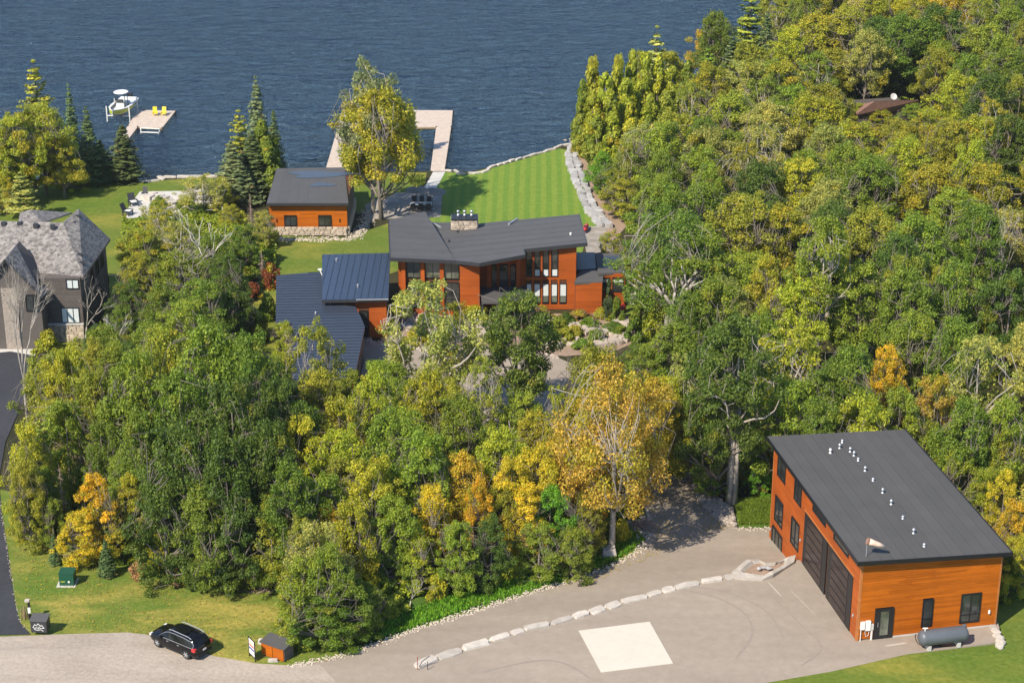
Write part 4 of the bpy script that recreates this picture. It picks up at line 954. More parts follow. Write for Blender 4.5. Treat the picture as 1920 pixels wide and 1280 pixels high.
# walls
xw0 = onY(Yn, 86, 560)[0]; xw1 = onY(Yn, 153, 560)[0]
depN = (eBR.y - Yn) - .8
sk_ = eBR.x - eFR.x
wpts = [(-60, Yn), (xw1, Yn), (xw1 + sk_ * .9, Yn + depN), (-60, Yn + depN)]
solid('wall', nh, wpts, nz0 - .5, ze_n - .05, 'brown_siding')
wn_ = Wall((xw0, Yn), (1, 0)); Ln_ = xw1 - xw0
zs = onY(Yn, 120, 606)[1]; z = zs; hw = []
def tn(px, py): X, z = onY(Yn, px, py); return X - xw0, z
for (a, b, c, d, m_) in ((125, 147, 541, 523, (.5,)), (117, 148, 605, 576, (.33, .66))):
    t0, z0 = tn(a, c); t1, z1 = tn(b, d); hw.append((t0, t1, z0, z1)); wn_.window(nh, t0, t1, z0, z1, 'glass', 'black', m_, (), .08, blind='all')
wn_.planks(nh, 'brown_siding', .0, Ln_, zs, ze_n - .1, .3, hw, name='siding_board')
wr_ = Wall((xw1, Yn), (sk_ * .9, depN)); Lr = math.hypot(sk_ * .9, depN)
wr_.planks(nh, 'brown_siding', .0, Lr, nz0, ze_n - .1, .45, name='siding_board')
for t in (.35, .55, .75): wr_.window(nh, Lr * t, Lr * (t + .12), ze_n - 2.4, ze_n - .6, 'glass', 'black', (.5,), (), .08)
z = zs - .02; k = 0
while z > nz0 - .4:
    t = 0
    while t < Ln_ - .1:
        L = min(rng.uniform(.4, .9), Ln_ - t); link('stone', block_mesh(k % 6, 'masonry'), nh, wn_.p(t + L / 2, z - .15, .12) - nh.location, (0, 0, 0), (L, .3, .31)); t += L; k += 1
    z -= .30
wn_.bx('sill', nh, 'concrete', -.02, Ln_ + .02, zs - .06, zs + .04, .0, .32)
# front gable
Yg = Yn - 3.0
def qy(Y, px, py): X, z = onY(Y, px, py); return Vector((X, Y, z))
apx = qy(Yg, 9, 486); gR = qy(Yg, 80, 555); gRb = qy(Yn - .4, 92, 543); top_b = q_(30, 459, apx.z); gL = Vector((apx.x - (gR.x - apx.x), gR.y, gR.z)); gLb = Vector((gL.x, gRb.y, gRb.z))
vb = q_(52, 509, ze_n - .02)
face(nh, [apx, gR, gRb, vb, top_b], 'shingles', 'roof_slope', .18); face(nh, [apx, top_b, gLb + Vector((0, 5, 0)), gL], 'shingles', 'roof_slope', .18)
mb = MB(); yg = gR.y + .5; lo_ = nz0 - .5
gpts = [Vector((gL.x + .5, yg, lo_)), Vector((gR.x - .4, yg, lo_)), Vector((gR.x - .4, yg, gR.z - .1)), Vector((apx.x, yg, apx.z - .35)), Vector((gL.x + .5, yg, gL.z - .1))]
V = [p - nh.location for p in gpts] + [p - nh.location + Vector((0, 6, 0)) for p in gpts]
mb.add(V, [(0, 1, 2, 3, 4), (9, 8, 7, 6, 5)] + [(i, i + 5, (i + 1) % 5 + 5, (i + 1) % 5) for i in range(5)]); mb.build('gable_wall', 'brown_siding', nh)
fascia(nh, [apx, gR], 'charcoal', .25, .1); fascia(nh, [gL, apx], 'charcoal', .25, .1)
wg = Wall((gR.x - 8, yg), (1, 0)); X0, z0 = onY(yg, 50, 583); X1, z1 = onY(yg, 75, 552); wg.window(nh, X0 - wg.P.x, X1 - wg.P.x, z0, z1, 'glass', 'black', (.5,), (), .08)
X0, z0 = onY(yg, 8, 600); X1, z1 = onY(yg, 30, 540); wg.bx('stone_panel', nh, 'pink_stone', X0 - wg.P.x, X1 - wg.P.x, nz0, z1, .01, .1)
# small side deck rail
p = q_(203, 516, ze_n - 2); mb = MB(); 
for dx in (0, 1.2): mb.tube([p - nh.location + Vector((dx, 0, -1)), p - nh.location + Vector((dx, 0, 0))], .05)
mb.tube([p - nh.location, p - nh.location + Vector((1.2, 0, 0))], .05); mb.build('deck_rail', 'black', nh)

# ---------------- brown roofed cottage far in the woods
c1 = at(1655, 212); fc_ = thing('brown_cottage', 'low cottage with faded brown roof showing between treetops at upper right', 'building', tuple(c1))
zc = c1.z
eL, eR = at(1606, 214, zc + 3.2), at(1706, 208, zc + 3.2); rl, rr_ = at(1640, 190, zc + 5.2), at(1722, 187, zc + 5.2)
solid('wall', fc_, [(eL.x + .5, eL.y + .6), (eR.x - .3, eR.y + .6), (eR.x - .3, eR.y + 8), (eL.x + .5, eL.y + 8)], zc - 1, zc + 3, 'brown_siding')
face(fc_, [eL, eR, rr_, rl], 'brown_roof', 'roof_slope'); face(fc_, [rl, rr_, Vector((rr_.x, rr_.y + 5, zc + 3)), Vector((rl.x - 2, rl.y + 5, zc + 3))], 'brown_roof', 'roof_slope'); face(fc_, [eL, rl, Vector((rl.x - 2, rl.y + 5, zc + 3))], 'brown_roof', 'roof_slope')
p = at(1675, 182, zc + 5.4); mb = MB(); mb.lathe((0, 0, 0), [(.05, 0), (.35, .08), (.5, .2), (.48, .2), (.05, .07)], 14); ds = mb.build('satellite_dish', 'concrete', fc_, loc=p - fc_.location, rot=(math.radians(55), 0, .2))
c2 = at(1518, 12); o = thing('shore_cottage', 'pale roof corner of a cottage at the top edge beyond the trees', 'building', tuple(c2)); 
solid('wall', o, [(c2.x - 3, c2.y), (c2.x + 3, c2.y), (c2.x + 3, c2.y + 6), (c2.x - 3, c2.y + 6)], c2.z - 1, c2.z + 3, 'dry'); face(o, [Vector((c2.x - 3.6, c2.y - .5, c2.z + 2.8)), Vector((c2.x + 3.6, c2.y - .5, c2.z + 2.8)), Vector((c2.x + 3.6, c2.y + 6, c2.z + 4.6)), Vector((c2.x - 3.6, c2.y + 6, c2.z + 4.6))], 'white', 'roof_slope')

# ================================================================ DOCKS, BOAT, FURNITURE
DZ = WATER + .55
def dock(name, label, polys, dirs):
    root = thing(name, label, 'dock', tuple(at(*polys[0][0], DZ)))
    for pi_, (pl_, dr_) in enumerate(zip(polys, dirs)):
        P = [at(x, y, DZ) for x, y in pl_]
        if sum(P[i].x * P[(i + 1) % len(P)].y - P[(i + 1) % len(P)].x * P[i].y for i in range(len(P))) < 0: P = P[::-1]
        mb = MB(); mb.prism([p - root.location - Vector((0, 0, .05)) for p in P], .22); mb.build('dock_frame', 'plank_shadow' if False else 'dry', root)
        a, b = at(*dr_[0], DZ), at(*dr_[1], DZ); d = (b - a); d.z = 0; d.normalize(); w = Vector((-d.y, d.x, 0))     # boards run along w, stacked along d
        lo = min(p.dot(d) for p in P); hi = max(p.dot(d) for p in P); s = lo; out = bmesh.new()
        while s < hi - .02:
            bm = bmesh.new(); bm.faces.new([bm.verts.new(p - root.location) for p in P])
            r0 = root.location.dot(d)
            for v_, nn in ((s + .012 - r0, -d), (min(hi, s + .30) - .012 - r0, d)):
                bmesh.ops.bisect_plane(bm, geom=bm.verts[:] + bm.edges[:] + bm.faces[:], plane_co=d * v_, plane_no=nn, clear_outer=True)
            bm.faces.ensure_lookup_table()
            if bm.faces:
                lp = [v.co.copy() for v in bm.faces[0].verts]
                if bm.faces[0].normal.z < 0: lp = lp[::-1]
                n0 = len(lp); vs = [out.verts.new(p) for p in lp] + [out.verts.new(p - Vector((0, 0, .05))) for p in lp]
                out.faces.new(vs[:n0])
                for i in range(n0): out.faces.new((vs[i], vs[i + n0], vs[(i + 1) % n0 + n0], vs[(i + 1) % n0]))
            bm.free(); s += .30
        me = bpy.data.meshes.new('deck_boards'); out.to_mesh(me); out.free(); me.materials.append(M['dock_wood']); o = link('deck_boards', me, root); o['kind'] = 'stuff'
        for p in P:
            mb = MB(); mb.tube([p - root.location - Vector((0, 0, 3.4)), p - root.location + Vector((0, 0, .1))], .12, 8); mb.build('pile', 'dark_bark', root)
    return root
dock('dock', 'L shaped wooden dock with two yellow chairs left of the bay', [[(258, 206), (329, 208), (304, 240), (258, 238), (240, 236)], [(240, 236), (258, 238), (233, 271), (216, 268)]], [((300, 240), (330, 207)), ((233, 270), (258, 238))])
dock('dock', 'large U shaped wooden dock reaching out from the striped lawn path', [[(642, 206), (849, 207), (846, 238), (633, 240)], [(818, 238), (846, 238), (833, 322), (807, 321)], [(633, 240), (655, 240), (640, 318), (611, 316)]], [((740, 238), (740, 207)), ((820, 320), (832, 238)), ((625, 316), (645, 240))])
# boat lift platform beside the left dock
lf_ = thing('swim_platform_frame', 'low pale metal frame hanging in the water beside the left dock', 'platform', tuple(at(281, 245, DZ - .2)))
mb = MB(); Pq = [at(264, 240, DZ) - lf_.location, at(299, 242, DZ) - lf_.location, at(297, 249, DZ - .3) - lf_.location, at(264, 248, DZ - .3) - lf_.location]
mb.tube([Pq[0], Pq[1], Pq[2], Pq[3], Pq[0]], .09); mb.build('frame', 'white', lf_)
mb = MB(); [mb.tube([p, p - Vector((0, 0, 1.5))], .06) for p in Pq]; mb.build('post', 'white', lf_)

def chair(name, label, cat, loc, rz, mat, group=None):
    c = thing(name, label, cat, loc, rz, group)
    mb = MB(); mb.box((0, 0, .38), (.62, .6, .05)); mb.build('seat', mat, c)
    mb = MB(); mb.box((0, .42, .8), (.62, .06, .95), ax=Matrix.Rotation(math.radians(-22), 3, 'X')); mb.build('backrest', mat, c)
    for s_ in (-1, 1):
        mb = MB(); mb.box((s_ * .36, 0, .56), (.14, .7, .04)); mb.build('armrest', mat, c)
        for y in (-.28, .3): mb = MB(); mb.box((s_ * .33, y, .28), (.06, .09, .56)); mb.build('leg', mat, c)
    return c
p = at(291, 217, DZ); chair('adirondack_chair', 'yellow lounge chair on the left dock, the one nearer the boat', 'chair', tuple(p), .15, 'yellow', 'yellow dock chairs')
p = at(307, 217, DZ); chair('adirondack_chair', 'yellow lounge chair at the outer corner of the left dock', 'chair', tuple(p), -.1, 'yellow', 'yellow dock chairs')

# motor boat raised on its lift
bo = at(207, 225, WATER); bn = at(240, 193, WATER); hd = (bn - bo); hd.z = 0; L = 7.2; hd.normalize(); ctr = at(229, 211, WATER + .9)
bt = thing('motor_boat', 'white motorboat with lime hull side and T top on a lift by the left dock', 'boat', tuple(ctr), math.atan2(hd.y, hd.x) + math.pi); bt.scale = (1.2, 1.3, 1.15)
st = [(-3.6, 1.12, .95, .1), (-2, 1.22, 1.0, .0), (0, 1.25, 1.08, .0), (1.6, 1.1, 1.2, .05), (2.8, .65, 1.32, .25), (3.6, .06, 1.42, .7)]
mb = MB(); V = []; k = 0
for (x, hw_, zt_, zk) in st: V += [(x, -hw_, zt_), (x, -hw_ * .92, .55 + zk * .4), (x, 0, zk - .05), (x, hw_ * .92, .55 + zk * .4), (x, hw_, zt_)]
Fc = [(i * 5 + j, i * 5 + j + 1, (i + 1) * 5 + j + 1, (i + 1) * 5 + j) for i in range(5) for j in range(4)] + [(0, 4, 3, 2, 1)]
mb.add(V, Fc); mb.build('hull', 'boat_white', bt)
for sg in (-1, 1):
    mb = MB(); V = []
    for (x, hw_, zt_, zk) in st: V += [(x, sg * (hw_ + .02), zt_ - .12), (x, sg * (hw_ * .93 + .02), .6 + zk * .4)]
    mb.add(V, [(i * 2, i * 2 + 1, i * 2 + 3, i * 2 + 2) for i in range(5)]); mb.build('hull_stripe', 'lime', bt)
mb = MB(); V = []; 
for (x, hw_, zt_, zk) in st[:5]: V += [(x, -hw_ * .8, .72), (x, hw_ * .8, .72)]
mb.add(V, [(i * 2, i * 2 + 2, i * 2 + 3, i * 2 + 1) for i in range(4)]); mb.build('deck', 'white', bt)
mb = MB()
for (a, b) in zip(st, st[1:]):
    for sg in (-1, 1): mb.add([(a[0], sg * a[1], a[2]), (b[0], sg * b[1], b[2]), (b[0], sg * b[1] * .78, b[2]), (a[0], sg * a[1] * .78, a[2])], [(0, 1, 2, 3)])
mb.build('gunwale', 'white', bt)
mb = MB(); mb.box((.1, 0, 1.15), (1.0, .9, .9)); mb.build('console', 'boat_white', bt); mb = MB(); mb.box((.65, 0, 1.75), (.06, .9, .45)); mb.build('windscreen', 'glass', bt)
mb = MB(); mb.box((-1.2, 0, 1.0), (.7, 1.3, .5)); mb.box((-3.0, 0, .95), (.6, 1.9, .45)); mb.build('seat', 'white', bt)
mb = MB(); mb.lathe((-.1, 0, 2.75), [(.3, .12), (.75, .06), (.85, 0), (.8, -.05)], 14); mb.V = [(v[0] * 1.25 if True else v[0], v[1], v[2]) for v in mb.V]; mb.build('canopy', 'white', bt)
mb = MB(); [mb.tube([(x, y, .8), (x * .8, y * .95, 2.75)], .04) for x in (-.7, .6) for y in (-.6, .6)]; mb.build('canopy_post', 'black', bt)
mb = MB(); mb.box((-3.85, 0, 1.2), (.5, .45, .7)); mb.tube([(-3.9, 0, .9), (-3.9, 0, .0)], .12); mb.build('outboard_motor', 'black', bt)
lt = thing('boat_lift', 'metal lift frame holding the white motorboat above the water', 'boat lift', (ctr.x, ctr.y, WATER), bt.rotation_euler.z)
for x in (-2.2, 2.0):
    for y in (-1.75, 1.75): mb = MB(); mb.box((x, y, .4), (.14, .14, 4.0)); mb.build('post', 'white', lt)
    mb = MB(); mb.box((x, 0, .95), (.14, 3.4, .14)); mb.build('cross_beam', 'white', lt)
for y in (-.6, .6): mb = MB(); mb.box((0, y, 1.08), (5, .2, .12)); mb.build('bunk', 'dry', lt)

# lakeside dining set under parasols
def table(label, loc, rz, mat='charcoal', size=(2.2, 1.0)):
    t = thing('patio_table', label, 'table', loc, rz); mb = MB(); mb.box((0, 0, .73), (size[0], size[1], .05)); mb.build('tabletop', mat, t)
    for x in (-1, 1):
        for y in (-1, 1): mb = MB(); mb.box((x * size[0] * .44, y * size[1] * .42, .36), (.07, .07, .7)); mb.build('leg', mat, t)
    return t
p = at(790, 392); table('dark outdoor dining table on the lakeside patio under the grey parasols', (p.x, p.y, p.z + .05), 0, 'white', (3.0, 1.2))
for k, (dx, dy, rr) in enumerate([(-1.0, 1.0, 0), (0, 1.0, 0), (1.0, 1.0, 0), (-1.0, -1.0, math.pi), (0, -1.0, math.pi), (1.0, -1.0, math.pi)]):
    chair('patio_chair', ('dark patio chair on the lake side of the dining table, ' if dy > 0 else 'dark patio chair on the house side of the dining table, ') + ('left one', 'middle one', 'right one')[k % 3], 'chair', (p.x + dx, p.y + dy, p.z + .05), rr, 'charcoal', 'patio chairs around the lakeside table')
for (px, py, h, r, lab) in ((782, 385, 2.6, 1.6, 'grey parasol nearer the gold leaved lakeside tree'), (811, 393, 2.9, 1.9, 'larger grey parasol at the lawn edge of the lakeside patio')):
    p = at(px, py); u = thing('parasol', lab, 'parasol', (p.x, p.y, p.z + .05)); mb = MB(); mb.tube([(0, 0, 0), (0, 0, h)], .04); mb.build('pole', 'charcoal', u)
    mb = MB(); mb.lathe((0, 0, h - .55), [(r, 0), (r * .6, .28), (.05, .55)], 8); mb.V = mb.V; mb.build('canopy', 'grey_cloth', u); mb = MB(); mb.box((0, 0, .05), (.6, .6, .1)); mb.build('base', 'concrete', u)
# neighbour's patio sofa and chairs
for k, (px, py, rz, lab) in enumerate([(250, 386, .5, 'dark wicker armchair with white cushions at the corner of the neighbour patio'), (240, 404, 1.2, 'dark wicker armchair nearest the lawn on the neighbour patio'), (272, 370, 0, 'small black chair at the back of the neighbour patio')]):
    p = at(px, py); c = chair('patio_armchair', lab, 'chair', (p.x, p.y, p.z + .06), rz, 'charcoal', 'neighbour patio seats'); c.scale = (1.5, 1.5, 1.2) if k < 2 else (1, 1, 1)
    if k < 2: mb = MB(); mb.box((0, 0, .46), (.55, .5, .1)); mb.build('cushion', 'white', c)
p = at(146, 333); gz_ = thing('garden_shed', 'small shaded shed with pale roof under the trees at the left shore', 'shed', tuple(p)); mb = MB(); mb.box((0, 0, 1.0), (2.6, 2.0, 2.0)); mb.build('wall', 'charcoal', gz_); mb = MB(); mb.prism([(-1.7, -1.4, 2.0), (1.7, -1.4, 2.0), (1.7, 1.4, 2.5), (-1.7, 1.4, 2.5)], .12); mb.build('roof', 'grey_cloth', gz_)
# red kayak beside the terrace
p = at(1098, 434); ky = thing('kayak', 'short red kayak propped on the terrace at the right end of the house roof', 'kayak', (p.x, p.y, p.z + .2), 1.4)
mb = MB(); V = []; prof = [(-1.4, .05, .25), (-.9, .28, .1), (0, .36, 0), (.9, .28, .1), (1.4, .05, .25)]
for (x, w__, z_) in prof: V += [(x, -w__, .38), (x, 0, z_), (x, w__, .38), (x, 0, .46)]
mb.add(V, [(i * 4 + j, i * 4 + (j + 1) % 4, (i + 1) * 4 + (j + 1) % 4, (i + 1) * 4 + j) for i in range(4) for j in range(4)]); mb.build('hull', 'red', ky, smooth=True); mb = MB(); mb.lathe((0, 0, .46), [(.28, 0), (.28, .04)], 10); mb.build('cockpit', 'black', ky)
p = at(1183, 568); ac = thing('air_conditioner', 'pale grey air conditioning unit at the right corner of the timber house', 'air conditioner', tuple(p)); mb = MB(); mb.box((0, 0, .65), (1.1, .9, 1.3)); mb.build('casing', 'concrete', ac); mb = MB(); mb.lathe((0, 0, 1.3), [(.4, 0), (.4, .05), (.1, .07)], 14); mb.build('fan_grille', 'charcoal', ac)
p = at(1168, 585); pl_ = thing('flower_pot', 'terracotta pot with red flowers at the corner of the right wing', 'flower pot', tuple(p)); mb = MB(); mb.lathe((0, 0, 0), [(.2, 0), (.3, .45), (.33, .5), (.28, .5)], 12); mb.build('pot', 'rust', pl_); mb = MB(); mb.lathe((0, 0, .5), [(.3, 0), (.4, .2), (.2, .42)], 9); mb.build('flowers', 'red', pl_)

# ================================================================ FOREGROUND OBJECTS
# black SUV
pf, prr = at(297.6, 1210.8, 0.06), at(351, 1233.7, 0.06); hd = (pf - prr); wb = 3.02; hd.normalize(); left = Vector((-hd.y, hd.x, 0)); c0 = (pf + prr) / 2 - left * .86
car = thing('parked_suv', 'black sport utility vehicle parked at the edge of the gravel road', 'car', (c0.x, c0.y, .07), math.atan2(hd.y, hd.x))
# stations: x, z_bottom, half width, z_belt, roof half width, z_roof
S = [(-2.52, .50, .72, .95, .62, 1.05), (-2.44, .36, .88, 1.02, .70, 1.20), (-2.2, .30, .96, 1.06, .72, 1.52), (-1.95, .28, .98, 1.07, .73, 1.66), (-1.2, .26, 1.0, 1.08, .74, 1.74), (-.3, .26, 1.0, 1.07, .74, 1.77), (.35, .26, 1.0, 1.06, .72, 1.72), (.75, .26, 1.0, 1.05, .70, 1.58), (1.35, .27, .99, 1.03, .72, 1.14), (1.7, .28, .98, 1.00, .70, 1.08), (2.2, .32, .92, .90, .62, .98), (2.45, .40, .80, .76, .52, .82), (2.56, .48, .62, .66, .4, .70)]
def sec(s): x, zb, hw_, zbelt, rw, zr_ = s; return [(x, 0, zb), (x, -hw_ * .9, zb), (x, -hw_, zb + .2), (x, -hw_ * 1.0, (zb + zbelt) / 2 + .08), (x, -hw_ * .955, zbelt), (x, -rw, zr_ - .07), (x, -rw * .82, zr_), (x, 0, zr_ + .025)]
mb = MB(); V = []
for s in S:
    h_ = sec(s); V += h_ + [(p[0], -p[1], p[2]) for p in h_[-2:0:-1]]
n = 14; Fc = [(i * n + j, i * n + (j + 1) % n, (i + 1) * n + (j + 1) % n, (i + 1) * n + j) for i in range(len(S) - 1) for j in range(n)] + [tuple(range(n)), tuple(range((len(S) - 1) * n + n - 1, (len(S) - 1) * n - 1, -1))]
mb.add(V, Fc); bm = bmesh.new(); me = mb.mesh('body', 'car_paint', True); bm.from_mesh(me); bmesh.ops.recalc_face_normals(bm, faces=bm.faces[:]); bm.to_mesh(me); bm.free(); body_ = link('body', me, car)
def sidepanel(i0, i1, f0, f1, sg, name, mat, o=.012, x0=None, x1=None):
    V = []; 
    for i in range(i0, i1 + 1):
        h_ = sec(S[i]); a, b = Vector(h_[4]), Vector(h_[5]); 
        for f in (f0, f1):
            p = a.lerp(b, f); p = Vector((p.x, p.y - o, p.z + o * .3)); V.append((p.x, -sg * p.y if sg > 0 else p.y, p.z))
    mb = MB(); m_ = i1 - i0; mb.add(V, [(i * 2, i * 2 + 2, i * 2 + 3, i * 2 + 1) for i in range(m_)]); return mb.build(name, mat, car)
for sg in (-1, 1):
    sidepanel(2, 4, .1, .86, sg, 'side_window', 'car_glass'); sidepanel(4, 5, .1, .88, sg, 'side_window', 'car_glass', .014); sidepanel(5, 7, .1, .86, sg, 'side_window', 'car_glass', .012)
    pts = []
    for i, f in ((2, .1), (3, .04), (4, .04), (5, .04), (6, .04), (7, .04), (8, .3), (7, .90), (6, .93), (5, .93), (4, .93), (3, .9), (2, .75), (2, .1)):
        h_ = sec(S[i]); p = Vector(h_[4]).lerp(Vector(h_[5]), f); pts.append((p.x, (p.y - .02) * (1 if sg < 0 else -1), p.z))
    mb = MB(); mb.tube(pts, .018, 5); mb.build('window_trim', 'steel', car)
    mb = MB(); mb.tube([(-1.9, sg * .68, 1.70), (-1.6, sg * .68, 1.80), (0.1, sg * .68, 1.84), (.4, sg * .68, 1.77)], .03, 6); mb.build('roof_rail', 'steel', car)
    mb = MB(); mb.box((.95, sg * 1.08, 1.12), (.16, .22, .15)); mb.build('wing_mirror', 'car_paint', car)
    for x in (-.75, .35): mb = MB(); mb.box((x, sg * 1.005, .93), (.2, .03, .04)); mb.build('door_handle', 'steel', car)
    mb = MB(); mb.box((-2.28, sg * .86, .98), (.34, .22, .26)); mb.build('tail_light', 'red', car)
    mb = MB(); mb.box((2.22, sg * .76, .80), (.30, .26, .16)); mb.build('headlight', 'white', car)
    mb = MB(); mb.box((0, sg * .99, .34), (2.0, .04, .12)); mb.build('sill_trim', 'rubber', car)
    for x in (-1.51, 1.51):
        ax = Matrix.Rotation(math.pi / 2, 3, 'X'); mb = MB(); mb.lathe((0, .12, 0), [(.24, 0), (.35, 0), (.38, .04), (.38, .2), (.35, .24), (.24, .24)], 20, ax); wl = mb.build('wheel', 'rubber', car, loc=(x, sg * .88, .37), smooth=False)
        mb = MB(); mb.lathe((0, sg * .05 + .0, 0), [(.05, -.07), (.25, -.05), (.26, .0), (.26, .05)], 18, ax); mb.build('rim', 'charcoal', wl)
        mb = MB()
        for k in range(6):
            a = k * math.pi / 3; mb.box((.13 * math.cos(a), sg * .115, .13 * math.sin(a)), (.22, .03, .07), ax=Matrix.Rotation(-a, 3, 'Y'))
        mb.lathe((0, sg * .115, 0), [(.06, -.02), (.06, .02)], 10, ax); mb.build('spoke', 'steel', wl)
def cross_glass(i0, i1, name, o, wf=.9):
    a, b = S[i0], S[i1]; V = []
    for s_, f in ((a, .06), (b, -.04)):
        x = s_[0]; pass
    pa = [(a[0], -a[4] * wf, a[5] - .0), (a[0], a[4] * wf, a[5]), (b[0], b[4] * wf, b[5]), (b[0], -b[4] * wf, b[5])]
    A_, B_ = Vector(pa[0]).lerp(Vector(pa[3]), .08), Vector(pa[0]).lerp(Vector(pa[3]), .92); C_, D_ = Vector(pa[1]).lerp(Vector(pa[2]), .92), Vector(pa[1]).lerp(Vector(pa[2]), .08)
    nrm = (B_ - A_).cross(C_ - B_).normalized(); nrm = nrm if nrm.z > 0 else -nrm; mb = MB(); mb.add([p + nrm * o for p in (A_, B_, C_, D_)], [(0, 1, 2, 3)]); return mb.build(name, 'car_glass', car)
cross_glass(7, 8, 'windscreen', .035, .94); cross_glass(1, 2, 'rear_window', .035, .85)
mb = MB(); mb.add([(-1.2, -.5, 1.785), (.1, -.5, 1.81), (.1, .5, 1.81), (-1.2, .5, 1.785)], [(0, 1, 2, 3)]); mb.V = [(v[0], v[1], v[2] + .02) for v in mb.V]; mb.build('sunroof', 'car_glass', car)
mb = MB(); mb.box((-2.545, 0, .78), (.02, .34, .16)); mb.build('number_plate', 'white', car); mb = MB(); mb.box((-2.5, 0, .5), (.12, 1.5, .16)); mb.build('rear_bumper', 'rubber', car); mb = MB(); mb.box((2.56, 0, .58), (.06, .9, .18)); mb.build('grille', 'steel', car)

# electrical box
def px_box(name, label, cat, x0, x1, ybot, h, dep, mat, lid=None, rz=0.0, lidh=.05, over=.06, z=None):
    a, b = at(x0, ybot, z), at(x1, ybot, z); L = (b - a).length; c = (a + b) / 2; r = thing(name, label, cat, (c.x, c.y + dep / 2, a.z + .03), rz)
    mb = MB(); mb.box((0, 0, h / 2), (L, dep, h)); mb.build('body', mat, r)
    if lid: mb = MB(); mb.box((0, 0, h + lidh / 2), (L + over, dep + over, lidh)); mb.build('lid', lid, r)
    return r, L
r, L = px_box('transformer_box', 'green metal electrical box on a pale pad in the grass', 'electrical box', 112, 139, 1099, 1.1, 1.1, 'green_metal', 'green_metal')
mb = MB(); mb.box((-.05, -.05, -.01), (L + .35, 1.5, .12)); mb.build('base_pad', 'concrete', r); mb = MB(); mb.box((-.3, -.56, .42), (.34, .02, .08)); mb.build('warning_label', 'lime', r); mb = MB(); mb.lathe((.2, -.575, .42), [(.09, 0), (.09, .03)], 10, Matrix.Rotation(math.pi / 2, 3, 'X')); mb.build('marker_disc', 'white', r)
# charcoal roadside bin with a white mountain emblem
a = at(62, 1184, .03); b = at(87, 1187, .03)
r = thing('roadside_bin', 'charcoal roadside bin with white mountain emblem at the asphalt driveway corner', 'storage bin', (74.5 and (a.x + b.x) / 2, (a.y + b.y) / 2 + .45, .06), -.08)
mb = MB(); mb.box((0, 0, .5), (1.25, .95, 1.0)); mb.build('body', 'charcoal', r); mb = MB(); mb.prism([(-.68, -.55, 1.06), (.68, -.55, 1.06), (.68, .5, 1.16), (-.68, .5, 1.16)], .07); mb.build('lid', 'roof_main', r)
mb = MB()
def stroke(pts, w=.045):
    for p, q in zip(pts, pts[1:]):
        p, q = Vector(p), Vector(q); d = (q - p).normalized(); mb.box(((p.x + q.x) / 2, -.485, (p.y + q.y) / 2), ((q - p).length + w, .012, w), ax=Matrix.Rotation(-math.atan2(d.y, d.x), 3, 'Y'))
stroke([(-.45, .45), (-.28, .72), (-.16, .60), (-.02, .80), (.16, .58), (.26, .68), (.44, .42)]); stroke([(-.45, .45), (-.28, .38), (-.15, .46), (.02, .36)]); stroke([(-.35, .28), (-.1, .22), (.15, .28), (.34, .16)]); stroke([(.02, .52), (.12, .40), (.44, .42)])
mb.build('mountain_emblem', 'white', r)
# pillar ornament beside it
p = at(57, 1160); r = thing('address_post', 'slim black and white address post among dry stems beside the roadside bin', 'post', tuple(p))
mb = MB(); mb.box((0, 0, .8), (.16, .16, 1.6)); mb.build('post', 'black', r); mb = MB(); mb.box((0, -.1, .85), (.22, .03, .5)); mb.build('number_plate', 'white', r); mb = MB(); mb.box((-.1, 0, 1.68), (.36, .3, .14)); mb.build('cap', 'stone', r)
mb = MB()
for k in range(26):
    x, y = rng.uniform(-.75, -.15), rng.uniform(-.3, .3); mb.tube([(x, y, 0), (x + rng.uniform(-.15, .15), y, rng.uniform(.6, 1.25))], .022, 3)
tag(mb.build('dry_stems', 'dry', loc=tuple(p)), 'clump of dry tan stems beside the address post', kind='stuff')
# for sale sign
a = at(468, 1229, .03); b = at(479, 1240, .03); d = (b - a); L = d.length * 1.0; an = math.atan2(d.y, d.x)
sg_ = thing('sale_sign', 'black framed sale sign with white, red and blue panel by the road', 'sign', ((a.x + b.x) / 2, (a.y + b.y) / 2, .05), an)
for x in (-L / 2, L / 2): mb = MB(); mb.box((x, 0, .85), (.07, .07, 1.75)); mb.build('post', 'black', sg_)
mb = MB(); mb.box((0, 0, .98), (L - .1, .04, 1.3)); mb.build('panel', 'white', sg_)
for (z, h, m_) in ((1.38, .28, 'sock'), (1.12, .10, 'red'), (.86, .14, 'blue')):
    mb = MB(); mb.box((0, -.03, z), (L - .22, .02, h)); mb.build('panel_stripe', m_, sg_)
mb = MB(); mb.box((0, 0, .25), (L - .1, .03, .12)); mb.box((0, 0, 1.70), (L, .05, .06)); mb.build('frame_rail', 'black', sg_)
# wooden bin
a, b, c = at(491, 1226, .03), at(533, 1241, .03), at(549, 1228, .03); u = (b - a); L = u.length; an = math.atan2(u.y, u.x); u.normalize(); D_ = 1.15
bn_ = thing('timber_bin', 'cedar garbage bin with two doors and a dark shingle lid by the road', 'storage bin', tuple((a + b) / 2 + Vector((-u.y, u.x, 0)) * D_ / 2 + Vector((0, 0, .02))), an)
mb = MB(); mb.box((0, 0, .55), (L, D_, 1.1)); mb.build('body', 'plank_shadow', bn_)
for k in range(2):
    mb = MB(); mb.box((0, 0, 0), (L / 2 - .05, .05, .98)); dr = mb.build('door', 'cedar_wood', bn_, loc=((k - .5) * L / 2, -D_ / 2 - .02, .55))
    mb = MB(); mb.box((0, 0, 0), (L / 2 - .3, .02, .06)); mb.build('batten', 'red_wood', dr, loc=(0, -.035, .3)); mb = MB(); mb.box((0, 0, 0), (L / 2 - .3, .02, .06)); mb.build('batten', 'red_wood', dr, loc=(0, -.035, -.3))
